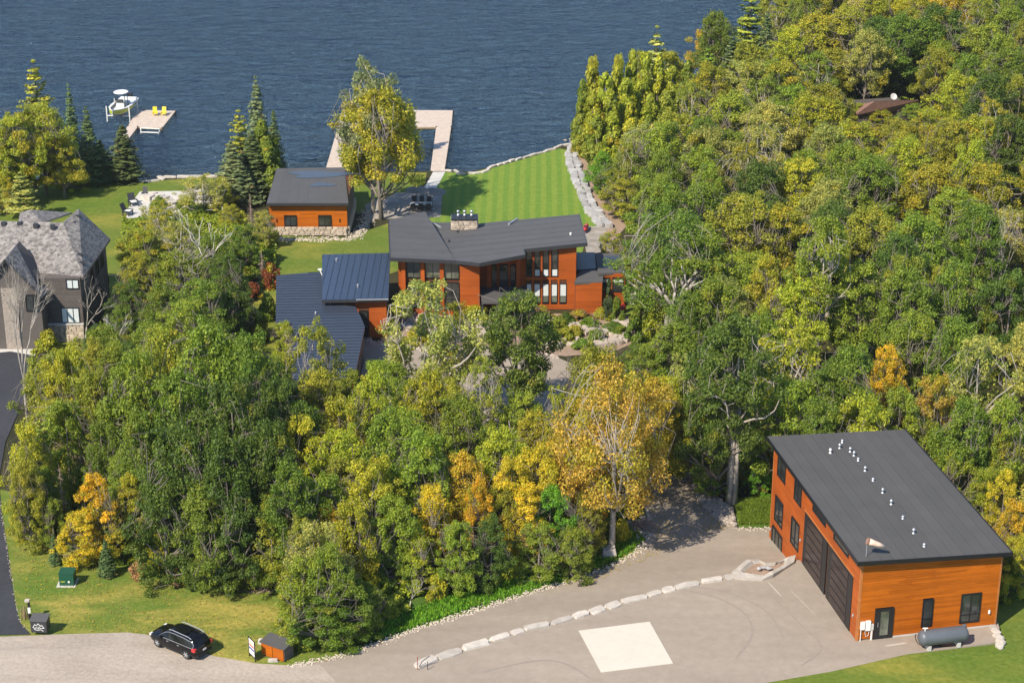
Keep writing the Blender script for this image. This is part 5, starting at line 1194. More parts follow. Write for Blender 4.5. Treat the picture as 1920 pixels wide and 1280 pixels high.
for k in range(4): mb = MB(); mb.box((0, 0, 0), (.04, D_ - .04, .24)); mb.build('side_board', 'brown_siding', bn_, loc=(L / 2 + .02, 0, .15 + k * .27))
mb = MB(); mb.prism([(-L / 2 - .1, -D_ / 2 - .12, 1.16), (L / 2 + .12, -D_ / 2 - .12, 1.16), (L / 2 + .12, D_ / 2 + .05, 1.30), (-L / 2 - .1, D_ / 2 + .05, 1.30)], .07); mb.build('lid', 'roof_grey', bn_)
p = at(492, 1206); o = link('garden_stone', block_mesh(2, 'stone'), None, (p.x, p.y, p.z + .15), None, (.7, .5, .5)); tag(o, 'pale stone behind the left end of the cedar bin', 'stone')
p = at(512, 1240); o = link('garden_stone', block_mesh(3, 'stone'), None, (p.x, p.y, p.z + .1), None, (.8, .35, .3)); tag(o, 'flat pale stone in front of the cedar bin doors', 'stone')
# stakes at the low end of the boulder wall
p = at(783, 1250, .3); o = thing('marker_stakes', 'two bent dark marker stakes on the lowest boulder of the wall', 'stakes', tuple(p)); mb = MB(); mb.tube([(0, 0, -.2), (.0, 0, .9)], .03); mb.build('stake', 'rust', o); mb = MB(); mb.tube([(.1, 0, 0), (.35, .1, .45), (.9, .4, .75)], .03); mb.tube([(.75, 0, -.2), (.75, 0, .5)], .03); mb.build('stake', 'charcoal', o)
# ================================================================ VEGETATION
def leaf_mesh(name, C, Nn, size, rnd, clump, mat, aspect=1.0, up=None):
    """C centres, Nn normals (numpy) -> one folded leaf cluster (two triangles) per centre"""
    n = len(C); rg = np.random.default_rng(n)
    Nn = Nn / np.linalg.norm(Nn, axis=1, keepdims=True)
    if up is None: h = rg.normal(size=(n, 3))
    else: h = up + rg.normal(size=(n, 3)) * .15
    u = np.cross(Nn, h); u /= np.linalg.norm(u, axis=1, keepdims=True) + 1e-9; w = np.cross(Nn, u)
    s = (size * rg.uniform(.65, 1.35, n))[:, None]
    a = C - w * s * aspect; b = C + u * s * .62 + Nn * s * .18; c = C + w * s * aspect; d = C - u * s * .62 + Nn * s * .18
    V = np.stack([a, b, c, d], 1).reshape(-1, 3).astype(np.float32)
    me = bpy.data.meshes.new(name); me.vertices.add(4 * n); me.vertices.foreach_set('co', V.ravel())
    me.loops.add(6 * n); me.polygons.add(2 * n)
    base = np.arange(n)[:, None] * 4; idx = (base + np.array([[0, 1, 2, 0, 2, 3]])).ravel().astype(np.int32)
    me.loops.foreach_set('vertex_index', idx); me.polygons.foreach_set('loop_start', np.arange(2 * n, dtype=np.int32) * 3)
    me.update(calc_edges=True)
    for nm, arr in (('rnd', rnd), ('clump', clump)):
        at_ = me.attributes.new(nm, 'FLOAT', 'POINT'); at_.data.foreach_set('value', np.repeat(arr, 4).astype(np.float32))
    me.materials.append(M[mat]); return me
def unit(rg, n):
    v = rg.normal(size=(n, 3)); return v / np.linalg.norm(v, axis=1, keepdims=True)
def tube_path(mb, p0, p1, r0, r1, rg, bend=.12, seg=4, k=5):
    p0 = np.array(p0, float); p1 = np.array(p1, float); L = np.linalg.norm(p1 - p0); o = rg.normal(size=3) * bend * L * .5; o2 = rg.normal(size=3) * bend * L * .3
    P = [p0 + (p1 - p0) * t + o * math.sin(math.pi * t) + o2 * math.sin(2 * math.pi * t) for t in np.linspace(0, 1, seg)]
    mb.tube([tuple(p) for p in P], [r0 + (r1 - r0) * t for t in np.linspace(0, 1, seg)], k); return P
def gen_decid(seed, H=12., R=4., zb=.28, ncl=70, nleaf=13000, leaf=.17, gap=1.0, bark='bark', cr=(.75, 1.45), trunk_r=.22, peak=.75):
    rg = np.random.default_rng(seed); cl = []
    ph = rg.uniform(0, 6.28, 3)
    for i in range(ncl):
        u = rg.uniform(.02, .97) ** .85; phi = rg.uniform(0, 2 * math.pi)
        env = R * (math.sin(math.pi * min(1, (u * .9 + .08)) ** peak) ** .55) * (1 + .26 * math.sin(3 * phi + ph[0] + 3 * u) + .16 * math.sin(5 * phi + ph[1] - 4 * u))
        r = env * rg.uniform(.35, .95) ** .6; z = H * (zb + (1 - zb) * u * .93) + rg.normal() * .25
        cl.append((r * math.cos(phi), r * math.sin(phi), z, rg.uniform(*cr) * (R / 4) * (1.1 - .35 * u)))
    cl = np.array(cl); w = cl[:, 3] ** 2; cnt = np.maximum(8, (nleaf * w / w.sum()).astype(int))
    Cs, Ns, cv = [], [], []
    for (x, y, z, r), c in zip(cl, cnt):
        d = unit(rg, c); d[:, 2] = d[:, 2] * .9 + .22; rr = r * (.35 + .72 * rg.uniform(size=c) ** .45) * (1 + .22 * np.sin(d[:, 0] * 6 + z) * np.cos(d[:, 1] * 5 + x))
        P = d * rr[:, None]; P[:, 2] *= rg.uniform(.5, .95); Cs.append(P + [x, y, z]); Ns.append(d * .55 + np.array([0, 0, .45]) + rg.normal(size=(c, 3)) * .42); cv.append(np.full(c, rg.uniform()))
    C = np.concatenate(Cs); Nn = np.concatenate(Ns); cv = np.concatenate(cv)
    crown = leaf_mesh('crown', C, Nn, leaf, rg.uniform(size=len(C)), cv, 'leaf')
    mb = MB(); top = H * .82; sway = rg.normal(size=2) * .25; tr = [(0, 0, -.6), (sway[0] * .3, sway[1] * .3, H * .25), (sway[0], sway[1], H * .5), (sway[0] * 1.8, sway[1] * 1.5, top)]
    mb.tube(tr, [trunk_r * 1.25, trunk_r, trunk_r * .62, .04], 7)
    tz_ = np.array([t[2] for t in tr]); limbs = []
    order = np.argsort(-np.hypot(cl[:, 0], cl[:, 1]))[:9 + int(3 * gap)]
    for i in order:
        x, y, z, r = cl[i]; zs = max(H * (.16 if R < 5 else .24), z - np.hypot(x, y) * rg.uniform(.7, 1.3)); zs = min(zs, top * .8, z - .12 * np.hypot(x, y)); zs = max(zs, H * .1); s = [np.interp(zs, tz_, [t[k] for t in tr]) for k in (0, 1)]
        rad = trunk_r * .5 * (1 - zs / H) + .05; P = tube_path(mb, (s[0], s[1], zs), (x, y, z), rad, .03, rg, .18, 6, 5); limbs += [(p, rad) for p in P[1:]]
    LP = np.array([p for p, _ in limbs])
    for i in range(ncl):
        if i in order: continue
        p = cl[i, :3]; j = np.argmin(np.linalg.norm(LP - p - [0, 0, -.6], axis=1)); tube_path(mb, LP[j], p, .045, .015, rg, .4, 4, 4)
    trunk = mb.mesh('trunk', bark, True); return dict(crown=crown, trunk=trunk, H=H, W=2 * R, leaf='deciduous')
def gen_conifer(seed, H=12., R=2.2, tiers=30, per=9, nleaf=8500, droop=.30, bark='dark_bark', size=.15, power=.85, ragged=.15, zb=.05):
    rg = np.random.default_rng(seed); Cs, Ns, Ls, Us = [], [], [], []; mb = MB(); mb.tube([(0, 0, -.4), (0, 0, H * .5), (0, 0, H * .985)], [.2, .12, .015], 6)
    for k in range(tiers):
        u = (k + rg.uniform(0, .8)) / tiers; z = H * (zb + (1 - zb) * u); r0 = R * (1 - u) ** power * (1 if u > .06 else .75) + .06
        nb = max(4, int(per * (1 - u * .45)))
        for b in range(nb):
            a = 2 * math.pi * (b + rg.uniform(-.3, .3)) / nb + k * 2.4; r = r0 * rg.uniform(1 - ragged * 1.8, 1 + ragged); c = max(5, int(nleaf / (tiers * per) * (.35 + 1.3 * (1 - u))))
            t = rg.uniform(.12, 1, c) ** .7; lat = rg.normal(size=c) * (.10 + .16 * (1 - t)) * r; zz = z - droop * r * t + .14 * r * t ** 3 + rg.normal(size=c) * .05
            x = np.cos(a) * r * t - np.sin(a) * lat; y = np.sin(a) * r * t + np.cos(a) * lat
            Cs.append(np.stack([x, y, zz], 1)); Ns.append(np.stack([np.cos(a) * .45 + rg.normal(size=c) * .3, np.sin(a) * .45 + rg.normal(size=c) * .3, np.full(c, .9)], 1)); Ls.append(np.full(c, rg.uniform()))
            Us.append(np.tile([-math.sin(a), math.cos(a), 0], (c, 1)))
            if b % 2 == 0: mb.tube([(0, 0, z), (math.cos(a) * r * .9, math.sin(a) * r * .9, z - droop * r * .9)], [.035, .008], 3)
    C = np.concatenate(Cs); crown = leaf_mesh('crown', C, np.concatenate(Ns), size, rg.uniform(size=len(C)), np.concatenate(Ls), 'needle', 1.25, np.concatenate(Us))
    return dict(crown=crown, trunk=mb.mesh('trunk', bark, True), H=H, W=2 * R)
def gen_cedar(seed, H=11., R=1.9, nleaf=9000):
    rg = np.random.default_rng(seed); Cs, Ns, cv = [], [], []; ncl = 60
    for i in range(ncl):
        u = rg.uniform(0, .97); phi = rg.uniform(0, 6.28); env = R * (1 - u) ** .55 * (.72 + .28 * math.sin(min(1, u * 3) * math.pi / 2)) * (1 + .2 * math.sin(3 * phi + seed + 5 * u)); r = env * rg.uniform(.45, .95); c = int(nleaf / ncl * (1.25 - .6 * u))
        d = unit(rg, c); rr = (.62 - .3 * u) * (.4 + .65 * rg.uniform(size=c) ** .5); P = d * rr[:, None]; P[:, 2] *= 1.75; Cs.append(P + [r * math.cos(phi), r * math.sin(phi), H * (.04 + .93 * u)])
        Ns.append(d * .8 + np.array([math.cos(phi) * .4, math.sin(phi) * .4, .25]) + rg.normal(size=(c, 3)) * .35); cv.append(np.full(c, rg.uniform()))
    C = np.concatenate(Cs); mb = MB(); mb.tube([(0, 0, -.4), (0, 0, H * .93)], [.2, .02], 6)
    crown = leaf_mesh('crown', C, np.concatenate(Ns), .15, rg.uniform(size=len(C)), np.concatenate(cv), 'leaf', 1.2, np.tile([0., 0, 1], (len(C), 1)))
    return dict(crown=crown, trunk=mb.mesh('trunk', 'bark', True), H=H, W=2 * R)
def gen_bare(seed, H=12., spread=.5, bark='pale_bark', depth=5, r0=.2, fork=.35, twig=.012, lean=.1):
    rg = np.random.default_rng(seed); mb = MB()
    def grow(p, d, L, r, n):
        q = p + d * L; m = (p + q) / 2 + rg.normal(size=3) * L * .06; mb.tube([tuple(p), tuple(m), tuple(q)], [r, r * .85, r * .68], 6 if n > 2 else 4)
        if n == 0: return
        for k in range(2 if rg.uniform() < .55 else 3):
            e = d + rg.normal(size=3) * spread * (.75 + .1 * (depth - n)); e[2] = e[2] * .6 + .35; e /= np.linalg.norm(e); grow(q, e, L * rg.uniform(.6, .88), max(twig, r * rg.uniform(.5, .72)), n - 1)
    d = np.array([rg.normal() * lean, rg.normal() * lean, 1]); d /= np.linalg.norm(d); grow(np.array([0, 0, -.3]), d, H * fork, r0, depth)
    top = max(v[2] for v in mb.V); k = H / top; mb.V = [(v[0], v[1], v[2] * (k if v[2] > 0 else 1)) for v in mb.V]
    W = np.percentile(np.abs(np.array(mb.V)[:, :2]), 97) * 2
    return dict(crown=None, trunk=mb.mesh('trunk', bark, True), H=H, W=W)
def gen_snagfir(seed, H=9., bark='brush', R=1.3):
    rg = np.random.default_rng(seed); mb = MB(); mb.tube([(0, 0, -.3), (0, 0, H)], [.12, .015], 5)
    for k in range(110):
        u = rg.uniform(.05, .97); a = rg.uniform(0, 6.28); r = R * (1 - u) * rg.uniform(.6, 1.1) + .1; z = H * u; mb.tube([(0, 0, z), (math.cos(a) * r * .6, math.sin(a) * r * .6, z - .08 * r), (math.cos(a + .2) * r, math.sin(a + .2) * r, z - .28 * r)], [.022, .016, .007], 3)
    return dict(crown=None, trunk=mb.mesh('trunk', bark), H=H, W=2 * R)
def gen_shrub(seed, H=2.4, R=1.6, nleaf=3600, leaf=.13):
    rg = np.random.default_rng(seed); Cs, Ns, cv = [], [], []; ncl = 22; mb = MB()
    for i in range(ncl):
        phi = rg.uniform(0, 6.28); el = rg.uniform(0, 1.45); r = R * math.cos(el) * rg.uniform(.4, .85); z = H * math.sin(el) * .75 + .12; c = nleaf // ncl; d = unit(rg, c); rr = rg.uniform(.35, .62) * R / 1.6 * (.4 + .65 * rg.uniform(size=c) ** .5)
        Cs.append(d * rr[:, None] + [r * math.cos(phi), r * math.sin(phi), z]); Ns.append(d * .6 + np.array([0, 0, .5]) + rg.normal(size=(c, 3)) * .4); cv.append(np.full(c, rg.uniform())); mb.tube([(0, 0, -.2), (r * math.cos(phi) * .8, r * math.sin(phi) * .8, z)], [.03, .01], 3)
    C = np.concatenate(Cs); C[:, 2] = np.maximum(C[:, 2], .02)
    return dict(crown=leaf_mesh('crown', C, np.concatenate(Ns), leaf, rg.uniform(size=len(C)), np.concatenate(cv), 'leaf'), trunk=mb.mesh('trunk', 'dark_bark'), H=H, W=2 * R)

LIB = {'maple': [gen_decid(11 + i, R=4.2, ncl=105 + 14 * (i % 3), zb=.22 + .05 * (i % 3), nleaf=21000, leaf=.122, cr=(.5, 1.08)) for i in range(7)],
       'bushy': [gen_decid(31 + i, R=4.2, ncl=115, zb=.04, nleaf=21000, peak=.62, leaf=.122, cr=(.5, 1.05)) for i in range(4)],
       'tall': [gen_decid(41, H=18, R=4.0, zb=.48, ncl=85, nleaf=14000, leaf=.125, cr=(.5, 1.05), bark='pale_bark', trunk_r=.26)],
       'big': [gen_decid(45, H=18, R=6.2, zb=.20, ncl=190, nleaf=19000, leaf=.108, cr=(.38, .74), bark='pale_bark', trunk_r=.34), gen_decid(46, H=15, R=6.0, zb=.26, ncl=170, nleaf=25000, leaf=.125, cr=(.42, .85), bark='pale_bark', trunk_r=.3)],
       'ash': [gen_decid(51 + i, R=4.2, ncl=80, zb=.30, nleaf=9500, leaf=.115, cr=(.42, .85), bark='pale_bark', trunk_r=.2) for i in range(4)],
       'spruce': [gen_conifer(71 + i, R=2.3 + .2 * i) for i in range(3)],
       'pine': [gen_conifer(81 + i, R=2.3, tiers=17, per=7, droop=.1, ragged=.32, power=.6, zb=.14, nleaf=6500, size=.16) for i in range(2)],
       'cedar': [gen_cedar(91 + i) for i in range(3)],
       'bare': [gen_bare(101, 12, .42, depth=5), gen_bare(102, 12, .5, depth=5, r0=.22), gen_bare(103, 12, .36, depth=6, r0=.26, fork=.42), gen_bare(104, 16, .34, depth=6, r0=.62, fork=.52, lean=.04, twig=.028)],
       'fork': [gen_bare(151, 10, .36, 'pale_bark', 4, .85, .45, twig=.04), gen_bare(152, 10, .34, 'pale_bark', 3, .6, .5, twig=.05)],
       'snag': [gen_bare(111, 9, .34, 'pale_bark', 3, .13, .45), gen_bare(112, 9, .4, 'pale_bark', 3, .15, .4)],
       'birch': [gen_bare(121, 10, .38, 'birch_bark', 4, .13, .36), gen_bare(122, 10, .45, 'birch_bark', 3, .12, .4)],
       'deadfir': [gen_snagfir(131), gen_snagfir(132)],
       'shrub': [gen_shrub(141), gen_shrub(142), gen_shrub(143, 2.0, 1.8), gen_shrub(144, 3.0, 1.5)]}
NAME = dict(fork='bare_tree', tall='maple_tree', big='maple_tree', maple='maple_tree', bushy='young_maple_tree', ash='ash_tree', spruce='spruce_tree', pine='pine_tree', cedar='cedar_tree', bare='bare_tree', snag='dead_tree', birch='birch_tree', deadfir='dead_fir_tree', shrub='shrub')
WORD = dict(fork='forked bare trunk', tall='maple', big='spreading maple', maple='maple', bushy='bushy maple', ash='thin crowned ash', spruce='spruce', pine='loose needled pine', cedar='cedar', bare='leafless tree', snag='dead snag', birch='white barked birch', deadfir='dead fir', shrub='shrub')
# leaf colours: base colour and share of autumn clumps
PAL = {'dk': ((0.100, 0.161, 0.023), .0), 'gr': ((0.152, 0.231, 0.026), .0), 'mid': ((0.213, 0.291, 0.030), .0), 'ol': ((0.283, 0.313, 0.035), .03), 'yg': ((0.339, 0.374, 0.030), .04), 'yl': ((0.487, 0.435, 0.028), .10),
       'go': ((0.574, 0.400, 0.026), .2), 'or': ((.370, .285, .045), .20), 'mg': ((0.300, 0.326, 0.030), .25), 'mo': ((.420, .335, .034), .45), 'br': ((0.148, 0.331, 0.026), 0.), 'sp': ((0.096, 0.144, 0.052), .0), 'sg': ((0.187, 0.226, 0.100), .0), 'bl': ((0.052, 0.087, 0.031), 0.),
       'pa': ((0.339, 0.361, 0.087), .03), 'ce': ((0.331, 0.365, 0.031), .05), 'cd': ((0.204, 0.261, 0.031), .05), 'ru': ((0.244, 0.074, 0.026), .2), 'bn': ((0.278, 0.191, 0.096), .3)}
CW = {'dk': 'dark green', 'gr': 'green', 'mid': 'mid green', 'ol': 'olive', 'yg': 'yellow green', 'yl': 'yellow', 'go': 'golden', 'or': 'orange', 'mg': 'green and gold', 'mo': 'gold and orange', 'br': 'bright green', 'sp': 'dark green', 'sg': 'grey green', 'bl': 'blackish green', 'pa': 'pale green', 'ce': 'yellowish', 'cd': 'olive green', 'ru': 'rust red', 'bn': 'tan brown'}
TREES = []; used_first = {}
def plant(kind, x, y, w, h, colr, seed=None, label=None):
    """x, y on the ground; w crown width and h height in metres"""
    i = len(TREES) if seed is None else seed; L = LIB[kind][i % len(LIB[kind])]; rg = random.Random(i * 13 + 7)
    o = thing(NAME[kind], None, WORDCAT(kind), (x, y, T(y) - .05), rg.uniform(0, 6.28)); o.scale = (w / L['W'], w / L['W'] * rg.uniform(.92, 1.08), h / L['H'])
    link('trunk', L['trunk'], o)
    if L['crown']:
        c = link('crown', L['crown'], o); (r_, g_, b_), al = PAL[colr]; j = rg.uniform(.86, 1.16); t = rg.uniform(-.10, .10); al = 0 if kind in ('spruce', 'pine') else al; c.color = (r_ * j * (1 + t), g_ * j, b_ * j, max(0, min(1, al + rg.uniform(-.05, .08) * (al > 0))))
    TREES.append(dict(o=o, kind=kind, col=colr, x=x, y=y, w=w, h=h, label=label)); return o
def WORDCAT(k): return 'shrub' if k == 'shrub' else 'tree'
def top(px, py, h):
    z = -4.
    for _ in range(60):
        P = at(px, py, z + h); z = .5 * z + .5 * T(P.y)
    return P.x, P.y
def tr(kind, px, ptop, wpx, h, colr, seed=None, label=None):
    x, y = top(px, ptop, h); s = proj((x, y, T(y) + h))[2]; return plant(kind, x, y, wpx / s, h, colr, seed, label)
def base(kind, px, pbase, wpx, hpx, colr, seed=None, label=None):
    p = at(px, pbase); s = proj(p)[2]; return plant(kind, p.x, p.y, wpx / s, hpx / s / math.cos(TH + .05), colr, seed, label)
EX = '''maple 22 205 110 13 mg|pine 62 112 80 15 ol|maple 70 190 120 13 ol|maple 110 250 80 9 mg|spruce 127 157 53 13 sp|spruce 160 198 70 11 sp|spruce 228 233 90 8 sp|spruce 186 262 80 6 sp
maple 20 270 90 8 gr|maple 60 275 90 7 mg|bushy 118 285 80 5.5 yg|pine 38 322 66 6.5 pa|bushy 5 320 60 6 mg
spruce 478 142 75 14 sg|pine 447 204 66 11 ol|spruce 512 204 51 10 sp|cedar 492 222 78 10 cd|spruce 432 262 102 8.5 sg|spruce 470 250 109 8.5 sp|cedar 500 270 72 7 cd|spruce 448 300 97 6 sg
ash 376 322 90 6.5 pa|bushy 410 330 60 5 ol|bushy 430 380 50 4 yg|deadfir 468 362 34 5.5 ru|bushy 492 392 54 5 pa|deadfir 490 468 44 4.6 ru|maple 455 420 70 6 gr|spruce 232 500 54 6 bl
ash 300 372 90 7 ol|maple 262 425 84 7.5 mg|ash 330 410 110 8 pa|maple 395 440 90 8 gr|maple 330 470 100 8.5 mid|maple 260 470 90 8 ol|bushy 240 520 80 7 dk|maple 425 470 80 9 dk|maple 380 520 110 9 gr|bushy 300 530 100 8 gr|bushy 226 570 70 6 gr|maple 345 560 110 9 mid|maple 440 540 70 7 dk|bushy 195 620 70 5 ol
maple 300 605 130 15 ol|maple 385 600 150 17 mid|maple 470 612 130 17 gr|maple 250 660 130 15 mid|maple 340 690 150 16 gr|maple 430 700 160 17 dk|maple 515 700 120 15 dk|bushy 255 760 120 13 gr|maple 330 790 150 14 dk|maple 420 800 150 14 dk|maple 500 790 130 14 dk|maple 545 860 110 12 gr|bushy 300 890 130 10 dk|bushy 380 900 120 10 gr|bushy 450 900 110 10 dk|bushy 510 920 110 9 ol|bushy 240 880 80 8 yg|bushy 430 985 90 6 dk|bushy 370 1000 80 5 dk
maple 130 640 110 13 yg|bushy 100 660 90 12 yg|maple 170 690 90 11 ol|bushy 115 740 110 11 mid|pine 75 770 70 11 cd|bushy 45 785 90 11 yg|bushy 40 850 80 9 ol|deadfir 128 770 46 9 bn|deadfir 146 800 46 8 ru|bushy 190 780 90 10 gr|deadfir 110 870 50 7 bn|bushy 175 880 90 8.5 go|bushy 150 950 90 5.5 yl|bushy 205 930 70 6 mg|bushy 75 870 70 7 gr|bushy 95 930 60 5 mid|bushy 210 960 70 4.5 gr|bushy 55 900 60 6 ol
ash 582 596 110 13 ol|bushy 532 598 56 6 yg|maple 600 690 100 10 ol|bushy 640 735 120 12 mg|maple 560 770 110 12 yg|maple 700 690 110 12 yg|maple 640 800 120 11 yg|maple 730 760 130 13 mid|maple 800 690 110 12 yg|ash 800 505 190 17 pa|ash 850 560 90 12 ol|maple 970 538 150 14 dk|ash 1050 720 90 9 yg|maple 860 740 110 11 mid|ash 905 660 100 12 ol|maple 790 810 120 12 mid|maple 870 845 100 10 mo|maple 700 850 130 11 yg|maple 610 880 110 10 mid|bushy 660 930 110 9 yg|bushy 740 920 110 9 mid|bushy 810 900 90 9 yl|bushy 895 890 70 9 go|maple 940 800 110 11 yg|maple 960 850 90 10 yl
big 1155 674 228 18 or|maple 1110 700 110 11 mo|maple 1225 700 100 12 mo|maple 1180 780 110 8 or|bushy 1050 850 90 8 or|maple 1000 770 90 9 mg|bushy 890 860 80 9 mo|maple 760 850 80 8 mo|maple 1120 640 130 14 ol|maple 1070 790 130 10 mo|maple 1010 830 110 10 yl|bushy 1090 860 110 8 go|bushy 1035 905 90 7.5 br|bushy 985 900 100 8 yl|bushy 1100 920 80 6.5 ol|bushy 940 900 80 8 mg|bushy 860 970 90 7 mid|bushy 920 960 80 7 dk|bushy 1010 975 90 5.5 cd|bushy 1075 985 80 5 cd|bushy 780 985 80 6 yg|bushy 720 985 80 6 dk|bushy 630 960 90 7 mg|bushy 612 935 70 8 go|bushy 560 960 90 8 ol|bushy 520 1000 80 5.5 mid
bushy 570 1040 120 7.5 mid|bushy 615 1015 110 8.5 mid|bushy 650 1060 110 6.5 gr|bushy 545 1085 80 5.5 ol|bushy 610 1105 120 5 gr|bushy 690 1090 80 4.5 gr
big 1262 385 190 15 gr|ash 1215 430 80 10 ol|maple 1320 430 130 13 mid|ash 1150 432 64 5 mg|maple 1300 540 120 12 gr|maple 1270 600 120 10 gr|maple 1215 640 90 8 mid|maple 1340 520 120 13 mid|maple 1250 700 110 10 yg|bushy 1300 740 110 9 yg|bushy 1200 640 90 6 gr|ash 1290 660 130 12 pa|maple 1360 600 130 17 dk|maple 1350 690 130 13 dk|bushy 1420 800 90 6 yg|bushy 1425 850 60 4 br|bushy 1340 800 80 7 gr
cedar 1112 102 54 12 ce|cedar 1092 146 46 11 cd|cedar 1136 130 57 12 ce|cedar 1160 98 54 14 ce|cedar 1186 90 54 14 ce|cedar 1210 90 57 14 ce|cedar 1112 165 57 10 ce|cedar 1145 165 59 11 ce|cedar 1175 140 59 12 ce|cedar 1205 130 62 12 ce|cedar 1235 100 59 13 ce|cedar 1262 118 57 12 ce|cedar 1090 190 46 8 cd|cedar 1120 210 57 8 cd|cedar 1150 205 62 9 ce|cedar 1185 190 65 10 ce|cedar 1220 175 65 11 ce|cedar 1250 165 65 11 cd|cedar 1278 150 57 11 cd
pine 1232 48 70 16 pa|bushy 1130 282 66 6 br|bushy 1150 300 60 6 gr|ash 1210 230 110 11 pa|ash 1180 260 90 10 ol|maple 1260 200 110 12 ol|cedar 1290 110 57 12 cd|maple 1342 18 76 14 gr|spruce 1375 60 85 13 sp|pine 1330 90 60 10 gr|pine 1410 -30 84 15 cd|spruce 1440 20 73 13 sp|maple 1395 70 90 12 ol|maple 1330 118 90 12 mg|ash 1300 150 90 12 ol
maple 1530 20 120 13 mg|maple 1480 45 90 13 yg|maple 1590 10 110 13 ol|maple 1650 30 110 12 dk|maple 1700 20 120 14 gr|maple 1760 10 120 14 dk|maple 1560 90 110 9 ol|maple 1630 100 90 7 dk|maple 1690 95 100 7.5 dk|maple 1850 40 110 13 ol|maple 1900 90 110 14 gr|maple 1800 130 110 12 yg|maple 1860 140 120 13 dk|maple 1840 210 110 12 mg|maple 1895 210 110 13 dk|bushy 1740 200 90 9 mg|maple 1600 225 110 9 mg|maple 1690 222 100 9 ol|bushy 1615 190 50 4.5 ol|bushy 1712 192 60 5 mid|bushy 1655 203 60 4 mg
maple 1400 110 110 12 pa|maple 1465 110 110 12 mg|maple 1370 170 120 12 ol|maple 1440 190 120 12 pa|maple 1520 170 120 12 yg|maple 1330 240 120 12 pa|ash 1400 260 120 13 ol|ash 1430 215 100 14 pa|maple 1500 290 120 12 yg|maple 1470 380 120 12 mg|maple 1400 360 130 13 ol|maple 1560 330 110 12 pa|maple 1240 330 110 10 mid|maple 1310 340 110 11 gr|bushy 1175 330 80 6 ol
maple 1440 470 90 12 mg|tall 1553 400 120 18 mid|maple 1500 520 120 12 yg|ash 1490 600 170 14 yg|maple 1430 590 110 12 mid|maple 1665 642 70 10 go|maple 1760 695 90 11 or|ash 1850 620 140 13 pa|maple 1600 640 120 13 gr|maple 1560 680 130 12 gr|maple 1480 700 130 12 mid|maple 1620 740 130 11 yg|maple 1540 740 110 11 gr|maple 1690 720 100 11 mid|maple 1820 740 120 12 gr|maple 1890 740 100 12 mid|bushy 1740 780 70 8 ol|bushy 1800 830 90 8 mid|bushy 1890 870 80 9 yl|bushy 1905 930 80 8 go|bushy 1880 800 80 9 yg|bushy 1912 1000 70 6 yg|bushy 1770 860 60 6 mid|bushy 1850 870 70 8 yg|bushy 1900 1040 60 4 gr
maple 1700 260 120 12 yg|maple 1750 300 120 12 mg|maple 1850 300 120 12 mg|maple 1780 220 110 12 ol|maple 1640 290 120 12 mid|maple 1840 380 120 13 gr|maple 1640 380 120 12 ol|maple 1720 400 130 13 mid|maple 1700 500 130 13 gr|maple 1790 480 120 13 gr|maple 1620 480 120 13 mid|maple 1800 590 130 13 gr|maple 1720 580 120 12 mid|maple 1900 500 110 13 dk'''
for row in EX.replace('\n', '|').split('|'):
    k, a, b, c, d, e = row.split(); tr(k, float(a), float(b), float(c), float(d), e)
L_ = lambda *a, **k: base(*a, **k)
L_('maple', 716, 412, 150, 238, 'mg', seed=1, label='tall gold tipped maple between the boathouse and the large dock')
L_('ash', 700, 400, 130, 270, 'sg', label='grey green thin tree behind the gold tipped lakeside maple')
tr('spruce', 690, 118, 74, 15, 'sg', label='grey green spruce rising behind the gold tipped lakeside maple'); tr('pine', 655, 190, 60, 11, 'sg'); tr('pine', 768, 186, 46, 8, 'ol')
L_('bare', 52, 792, 130, 300, 'ol', seed=3, label='tall leafless grey tree beside the asphalt driveway'); L_('bare', 158, 650, 110, 130, 'ol', seed=1, label='fine twigged leafless tree at the corner of the shingled house')
L_('birch', 220, 700, 70, 120, 'ol', seed=0, label='forked white birch right of the shingled house'); L_('birch', 408, 575, 130, 175, 'ol', seed=1, label='white leafless birch forking above the thicket left of the garage wing')
L_('bare', 340, 610, 150, 150, 'ol', seed=0, label='pale leafless tree with curved limbs in the thicket left of the garage wing'); L_('snag', 375, 545, 80, 110, 'ol', seed=0); L_('snag', 205, 590, 40, 90, 'ol', seed=1)
L_('snag', 420, 410, 90, 60, 'ol', seed=1, label='low pale dead branches over the neighbour patio')
L_('fork', 1238, 662, 150, 170, 'ol', seed=0, label='massive pale forked trunk right of the timber house'); L_('fork', 1553, 600, 80, 150, 'ol', seed=1, label='pale forked trunk standing in the middle of the woods'); L_('bare', 1862, 600, 70, 210, 'ol', seed=0, label='tall bleached dead tree near the right edge')
L_('snag', 1885, 600, 60, 140, 'ol', seed=1, label='smaller bleached snag right of the tall bleached dead tree'); L_('birch', 1858, 945, 130, 190, 'ol', seed=0, label='white birch with spreading bare limbs behind the workshop'); L_('bare', 1795, 900, 90, 100, 'ol', seed=1, label='pale leaning leafless tree behind the workshop right corner')
L_('snag', 1385, 330, 60, 100, 'ol', seed=1); L_('snag', 1655, 610, 50, 110, 'ol', seed=0); L_('snag', 1470, 790, 70, 120, 'ol', seed=1)
L_('bare', 1100, 720, 110, 130, 'ol', seed=1, label='leafless fan of branches above the orange maple'); L_('snag', 505, 960, 20, 110, 'ol', seed=1); L_('snag', 455, 985, 24, 100, 'ol', seed=0); L_('snag', 498, 1075, 20, 110, 'ol', seed=1)
L_('bare', 765, 1145, 90, 70, 'ol', seed=1, label='low tangle of bare pale branches at the grass bank'); L_('bare', 1030, 1060, 60, 50, 'ol', seed=0); L_('snag', 945, 925, 40, 130, 'ol', seed=0); L_('snag', 1272, 830, 60, 150, 'ol', seed=0)
L_('tall', 1368, 945, 140, 345, 'dk', label='tall dark maple with twin pale trunks left of the workshop'); 
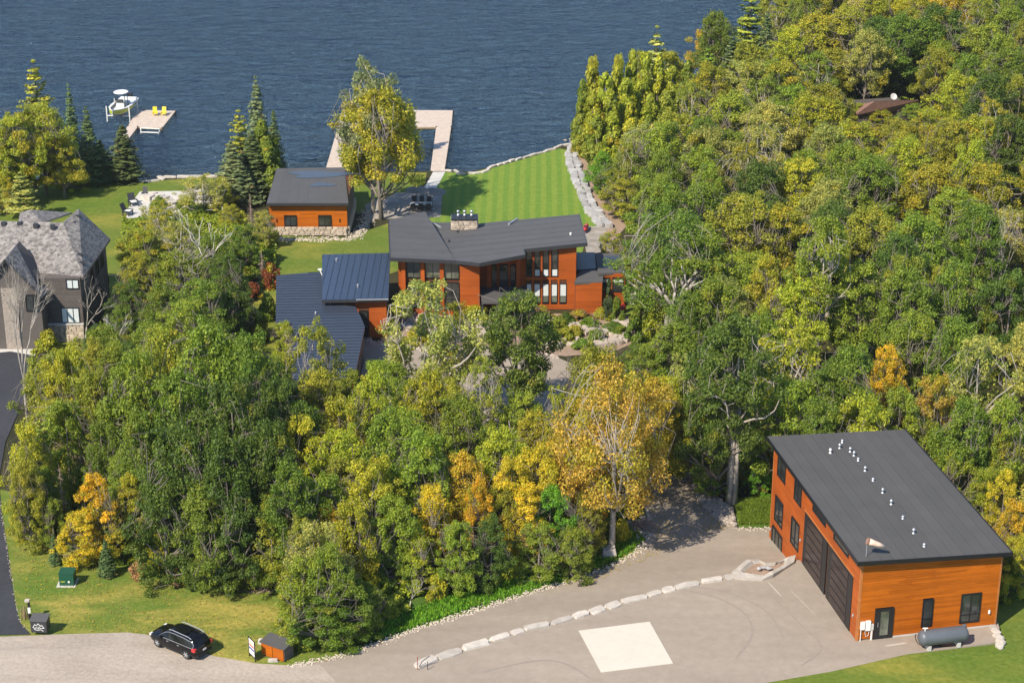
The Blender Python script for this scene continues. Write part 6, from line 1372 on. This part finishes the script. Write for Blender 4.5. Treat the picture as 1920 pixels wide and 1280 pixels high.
for px in (1365, 1377):
    p = at(px, 946 if px > 1370 else 940); mb = MB(); mb.tube([(0, 0, -.3), (.05, 0, 5), (.1, .1, 11)], [.26, .2, .12], 8); o = mb.build('tree_trunk', 'pale_bark', loc=tuple(p), smooth=True); tag(o, 'straight pale trunk at the riprap, ' + ('left' if px < 1370 else 'right') + ' of the pair left of the workshop', 'tree trunk', 'pair of pale trunks left of the workshop')
# small yard plants
SH = '''spruce 105 1058 31 62 sp|spruce 202 1080 43 72 sp|shrub 262 1083 42 36 bn|shrub 112 1000 40 44 mid|shrub 140 1010 40 40 gr|shrub 340 1095 40 36 bn|cedar 1141 600 22 78 bl|shrub 1157 603 32 46 gr|shrub 1060 606 44 18 dk|shrub 1105 612 48 18 gr|shrub 1150 620 50 16 dk|shrub 1088 598 60 16 dry|shrub 1130 596 40 18 yg
shrub 640 1215 44 32 gr|shrub 670 1200 50 40 mid|shrub 480 1095 50 40 gr|shrub 440 1100 50 40 mid|shrub 400 1092 50 44 gr|shrub 360 1085 50 44 mid|shrub 320 1070 60 46 yg|shrub 290 1058 50 40 yg|shrub 740 1150 60 40 ol|shrub 820 1120 50 48 yg|shrub 880 1100 80 70 dk|shrub 950 1085 60 50 yg|shrub 1000 1070 60 44 ol|shrub 1060 1060 60 54 cd|shrub 1110 1040 60 60 dk|shrub 1165 1015 40 40 yl
shrub 780 640 60 26 mg|shrub 840 640 50 26 gr|shrub 700 600 60 40 mo|shrub 730 610 50 34 or|shrub 890 600 60 30 mg|shrub 690 620 50 40 ol|shrub 1015 596 50 22 bn|shrub 1000 640 60 34 gr|shrub 1060 640 50 26 ol|shrub 1095 655 50 20 gr|shrub 930 636 50 30 yg|shrub 1115 560 24 20 gr
shrub 508 540 40 50 ru|shrub 470 560 60 30 ru|shrub 440 590 60 40 dk|shrub 505 600 40 44 gr|shrub 525 690 50 50 mid|shrub 480 640 60 60 gr|shrub 1190 640 50 50 gr|shrub 1230 640 60 60 yg|shrub 1205 600 40 40 gr|shrub 70 630 60 60 dk|shrub 90 660 60 40 yg|shrub 150 690 60 50 ol|shrub 30 630 50 30 gr|shrub 1880 1130 30 50 yg|shrub 1895 1100 40 50 gr|shrub 300 395 40 24 gr|shrub 350 395 44 26 gr|shrub 380 410 50 28 mid|shrub 290 412 40 24 yg|shrub 1045 618 40 22 mid|shrub 1075 632 44 24 ol|shrub 1120 640 46 24 gr|shrub 1150 600 40 20 yg|shrub 1030 640 40 26 mid|shrub 1165 628 34 20 gr|shrub 800 612 44 26 gr|shrub 860 622 40 24 ol|shrub 1125 350 26 22 gr|shrub 1165 400 30 24 ol|shrub 1190 420 40 30 gr'''
for row in SH.replace('\n', '|').split('|'):
    k, a, b, c, d, e = row.split(); base(k, float(a), float(b), float(c), float(d), 'bn' if e == 'dry' else e)
# the rest of the woods: trees grow wherever the surveyed ones leave room
WOOD = [gp((1080, 290), (1180, 220), (1300, 175), (1400, 120), (1470, 30), (1540, -30), (1700, -90), (2150, -120), (2200, 300), (2150, 900), (1960, 1080), (1900, 1080), (1720, 900), (1450, 930), (1385, 930), (1260, 830), (1230, 700), (1240, 520), (1190, 380), (1110, 330)),
        gp((75, 950), (230, 1000), (350, 1060), (500, 1075), (560, 1180), (700, 1150), (900, 1080), (1150, 1000), (1200, 900), (1000, 860), (700, 830), (520, 800), (380, 720), (200, 720), (60, 860))]
KEEP = [(515, 400, 690, 640), (725, 395, 1180, 600), (690, 600, 1180, 655), (830, 270, 1130, 420), (820, 655, 1060, 700), (500, 310, 655, 455), (1040, 690, 1060, 730), (1625, 178, 1700, 204), (1190, 540, 1290, 665), (1515, 500, 1590, 600), (1125, 290, 1190, 420), (1440, 800, 1895, 1240), (1215, 880, 1450, 1270), (0, 390, 205, 600), (0, 950, 60, 1280)]
rg = random.Random(77); nf = 0; MAXF = 190
for wi, poly in enumerate(WOOD):
    xs = [p[0] for p in poly]; ys = [p[1] for p in poly]
    for it in range(9000):
        if nf >= (MAXF - 35 if wi == 0 else MAXF): break
        x, y = rg.uniform(min(xs), max(xs)), rg.uniform(min(ys), max(ys))
        if not inpoly(x, y, poly): continue
        h = rg.uniform(9, 13.5) if wi == 0 else rg.uniform(7, 11); w = rg.uniform(5.6, 8.0) if wi == 0 else rg.uniform(4.5, 6)
        if min(((x - t['x']) ** 2 + (y - t['y']) ** 2) ** .5 / (.5 * (w + t['w'])) for t in TREES) < (.70 if wi == 0 else .62): continue
        tx, ty, ts = proj((x, y, T(y) + h)); bx_, by_, bs = proj((x, y, T(y) + h * .3)); hw = w * ts * .5
        if tx < -80 or tx > 2050 or by_ < -120: continue
        if any(tx + hw > a and tx - hw < c and by_ > b and ty < d for a, b, c, d in KEEP): continue
        v = math.sin(x * .11 + 1.3) + math.sin(y * .07 + x * .05) + rg.gauss(0, .9)
        pal = ['dk', 'gr', 'gr', 'mid', 'mid', 'ol', 'ol', 'pa', 'yg', 'yg', 'mg'][min(10, max(0, int((v + 2.6) * 2.05)))]
        if wi == 0 and rg.random() < .035: pal = rg.choice(['go', 'yl', 'mo'])
        kd = rg.choice(['maple', 'maple', 'maple', 'ash', 'maple', 'bushy']) if wi == 0 else rg.choice(['bushy', 'maple']); plant(kd, x, y, w, h, pal); nf += 1
print('trees', len(TREES), 'filler', nf)

# undergrowth: leafy mass over the forest floor
def understorey(name, polys, n, hmax, colr, label, size=.20, keep=()):
    rg_ = np.random.default_rng(n); C = []
    for poly in polys:
        xs = [p[0] for p in poly]; ys = [p[1] for p in poly]; m = n // len(polys); X = rg_.uniform(min(xs), max(xs), m * 2); Y = rg_.uniform(min(ys), max(ys), m * 2)
        for x, y in zip(X, Y):
            if not inpoly(x, y, poly): continue
            hh = hmax * max(0, .45 + .3 * math.sin(x * .9 + math.sin(y * .7) * 2) + .3 * math.sin(y * .8 + x * .3)); C.append((x, y, T(y) + hh * rg_.uniform(.2, 1) ** .5))
    C = np.array(C); Nn = rg_.normal(size=C.shape) * .5 + [0, 0, .8]
    me = leaf_mesh(name, C, Nn, size, rg_.uniform(size=len(C)), .5 + .5 * np.sin(C[:, 0] * .5 + C[:, 1] * .35), 'leaf'); o = link(name, me); (r_, g_, b_), al = PAL[colr]; o.color = (r_, g_, b_, al); return tag(o, label, kind='stuff')
WU = [WOOD[0], WOOD[1], gp((230, 420), (420, 400), (520, 440), (515, 520), (400, 560), (500, 700), (560, 800), (200, 760), (180, 680), (230, 600))]
understorey('undergrowth', WU, 300000, 1.8, 'mid', 'leafy undergrowth covering the floor of the woods', .20)
def grass_field(name, poly, n, h, colr, label, size=.10):
    rg_ = np.random.default_rng(n + 1); xs = [p[0] for p in poly]; ys = [p[1] for p in poly]; X = rg_.uniform(min(xs), max(xs), n * 2); Y = rg_.uniform(min(ys), max(ys), n * 2)
    C = np.array([(x, y, T(y) + h * .4 * (1 + .6 * math.sin(x * 1.3) * math.sin(y * 1.1))) for x, y in zip(X, Y) if inpoly(x, y, poly)][:n]); Nn = rg_.normal(size=C.shape) * [1, 1, .3]
    me = leaf_mesh(name, C, Nn, size, rg_.uniform(size=len(C)), rg_.uniform(size=len(C)), 'leaf', 1.8, np.tile([0., 0, 1], (len(C), 1))); o = link(name, me); (r_, g_, b_), al = PAL[colr]; o.color = (r_, g_, b_, 0); return tag(o, label, kind='stuff')
grass_field('long_grass', gp((640, 1215), (700, 1175), (820, 1125), (940, 1085), (1090, 1045), (1195, 985), (1210, 1015), (1170, 1042), (1100, 1073), (1000, 1104), (900, 1136), (800, 1168), (740, 1189)), 26000, .35, 'br', 'long bright grass on the bank along the driveway')
grass_field('long_grass', gp((1378, 940), (1446, 932), (1448, 984), (1386, 985)), 9000, .5, 'gr', 'tall dark grass between the riprap and the workshop')
grass_field('long_grass', gp((240, 1040), (340, 1045), (345, 1085), (300, 1075), (240, 1060)), 9000, .8, 'yg', 'tall yellow green weeds at the edge of the left thicket')
def litter(poly, n, colr, label, near=None):
    rg_ = np.random.default_rng(n); xs = [p[0] for p in poly]; ys = [p[1] for p in poly]; C = []
    while len(C) < n:
        x, y = rg_.uniform(min(xs), max(xs)), rg_.uniform(min(ys), max(ys))
        if inpoly(x, y, poly) and rg_.uniform() < .35 + .65 * math.sin(x * .6) ** 2 * math.sin(y * .5) ** 2: C.append((x, y, T(y) + .09))
    C = np.array(C); me = leaf_mesh('fallen_leaves', C, rg_.normal(size=C.shape) * .25 + [0, 0, 1], .065, rg_.uniform(size=len(C)), rg_.uniform(size=len(C)), 'leaf'); o = link('fallen_leaves', me); (r_, g_, b_), al = PAL[colr]; o.color = (r_, g_, b_, .5); return tag(o, label, kind='stuff')
litter(gp((60, 960), (330, 1060), (500, 1100), (560, 1200), (620, 1240), (545, 1246), (400, 1228), (240, 1186), (60, 1186), (20, 1000)), 2600, 'bn', 'fallen leaves scattered over the roadside lawn')
litter(gp((1060, 1075), (1200, 1020), (1215, 930), (1300, 905), (1385, 985), (1300, 1010), (1190, 1060), (1090, 1100)), 1300, 'or', 'fallen leaves at the bend of the lower driveway')
# brush piles
for (px, py, r_, lab) in ((478, 1098, 1.6, 'pile of cut reddish brush at the foot of the thicket'), (700, 1118, 1.4, 'heap of brown fallen branches under the shrubs'), (1205, 990, 1.0, 'small heap of dead leaves and sticks at the driveway bend')):
    p = at(px, py); mb = MB()
    for k in range(150):
        a = rng.uniform(0, 6.28); d = r_ * math.sqrt(rng.random()); q = Vector((d * math.cos(a), d * math.sin(a), rng.uniform(0, .9) * (1 - d / r_ * .7))); v = Vector((rng.gauss(0, 1), rng.gauss(0, 1), rng.gauss(0, .4))).normalized() * rng.uniform(.3, .8); mb.tube([q - v, q + v], [.035, .015], 3)
    tag(mb.build('brush_pile', 'brush', loc=tuple(p)), lab, kind='stuff')

# ---------------------------------------------------------------- labels that tell the trees apart
LM = [('the workshop', 1660, 950), ('the timber house', 920, 500), ('the boathouse', 575, 390), ('the shingled house', 90, 500), ('the garage wing', 600, 600), ('the striped lawn', 970, 340), ('the left dock', 275, 220), ('the large dock', 800, 240),
      ('the bleached dead tree', 1862, 480), ('the orange maple', 1160, 850), ('the forked pale trunk', 1240, 580), ('the brown cottage', 1655, 200), ('the riprap', 1320, 930), ('the cedar bin', 520, 1215), ('the electrical box', 125, 1085), ('the golden maple in the woods', 1665, 690),
      ('the leafless driveway tree', 50, 640), ('the mid woods forked trunk', 1553, 540), ('the neighbour patio', 320, 385), ('the helipad', 1170, 1210), ('the black SUV', 340, 1200), ('the forecourt', 860, 690), ('the small orange maple', 1760, 740), ('the mulch strip', 1140, 380), ('the white birch by the house', 220, 640), ('the twin trunks', 1368, 880), ('the rock garden', 1110, 630), ('the boulder wall', 1000, 1180), ('the far shore point', 1400, 60)]
def dirw(dx, dy):
    a = math.degrees(math.atan2(-dy * 1.4, dx)) % 360
    return ['right of', 'beyond and right of', 'beyond', 'beyond and left of', 'left of', 'in front and left of', 'in front of', 'in front and right of'][int((a + 22.5) // 45) % 8]
def sizew(t):
    if t['kind'] == 'shrub': return 'small' if t['h'] < 2 else 'large'
    return 'small' if t['h'] < 7 else ('medium' if t['h'] < 11.5 else 'tall')
seen = {}
for t in TREES: 
    if t['label']: t['o']['label'] = t['label']; seen[t['label']] = 1
for t in TREES:
    X, Y, s = proj((t['x'], t['y'], T(t['y']) + t['h'] * .65)); t['px'] = X, Y
    bare = t['kind'] in ('fork', 'bare', 'snag', 'birch', 'deadfir'); cw = '' if t['kind'] in ('fork', 'bare', 'snag', 'birch') else CW[t['col']] + ' '
    if t['kind'] == 'bare': cw = 'grey '
    if t['kind'] == 'snag': cw = 'bleached '
    wood_ = X > 1080 and Y < 860
    t['o']['group'] = 'shrubs and bushes' if t['kind'] == 'shrub' else ('trees of the woods on the right' if wood_ else ('trees of the roadside thicket' if Y > 560 else 'trees by the lake'))
    if t['label']: continue
    near = sorted(LM, key=lambda l: math.hypot(l[1] - X, (l[2] - Y) * 1.3)); done = False
    pre = sizew(t) + ' ' + cw + WORD[t['kind']]
    if t['kind'] == 'spruce' and t['h'] < 5: pre = 'little ' + cw + 'spruce'
    for a in range(4):
        l = near[a]; d = math.hypot(l[1] - X, l[2] - Y); dw = 'just ' if d < 90 else ('well ' if d > 230 else '')
        if d < 35: ph_ = 'right beside ' + l[0]
        else: ph_ = dw + dirw(X - l[1], Y - l[2]) + ' ' + l[0]
        lab = pre + ' ' + ph_
        if lab not in seen: done = True; break
    if not done:
        for a in range(3):
            for b in range(a + 1, 6):
                l, m_ = near[a], near[b]; lab = (pre + ' ' + dirw(X - l[1], Y - l[2]) + ' ' + l[0] + ', ' + dirw(X - m_[1], Y - m_[2]) + ' ' + m_[0]).replace('in front and', 'before and') if len(pre.split()) < 5 else pre + ' ' + dirw(X - m_[1], Y - m_[2]) + ' ' + m_[0]
                if lab not in seen and len(lab.split()) <= 16: done = True; break
            if done: break
    if len(lab.split()) > 16: lab = lab.replace(' the leafless driveway tree', ' the driveway tree').replace('and left of', 'left of').replace('and right of', 'right of'); lab = lab.replace('green and gold', 'mottled').replace('gold and orange', 'amber').replace('beyond and', 'beyond')
    seen[lab] = 1; t['o']['label'] = lab

# thin haze volume over the whole place, added to lift the shadows
m = bpy.data.materials.new('haze'); m.use_nodes = True; nt = m.node_tree
for n in [n for n in nt.nodes if n.type == 'BSDF_PRINCIPLED']: nt.nodes.remove(n)
pv = nt.nodes.new('ShaderNodeVolumePrincipled'); pv.inputs['Density'].default_value = .00005; pv.inputs['Color'].default_value = (.86, .90, .95, 1)
nt.links.new(pv.outputs[0], [n for n in nt.nodes if n.type == 'OUTPUT_MATERIAL'][0].inputs['Volume'])
M['haze'] = m; mb = MB(); mb.box((0, 2920, 40), (6400, 6400, 102)); tag(mb.build('haze', 'haze'), kind='stuff')
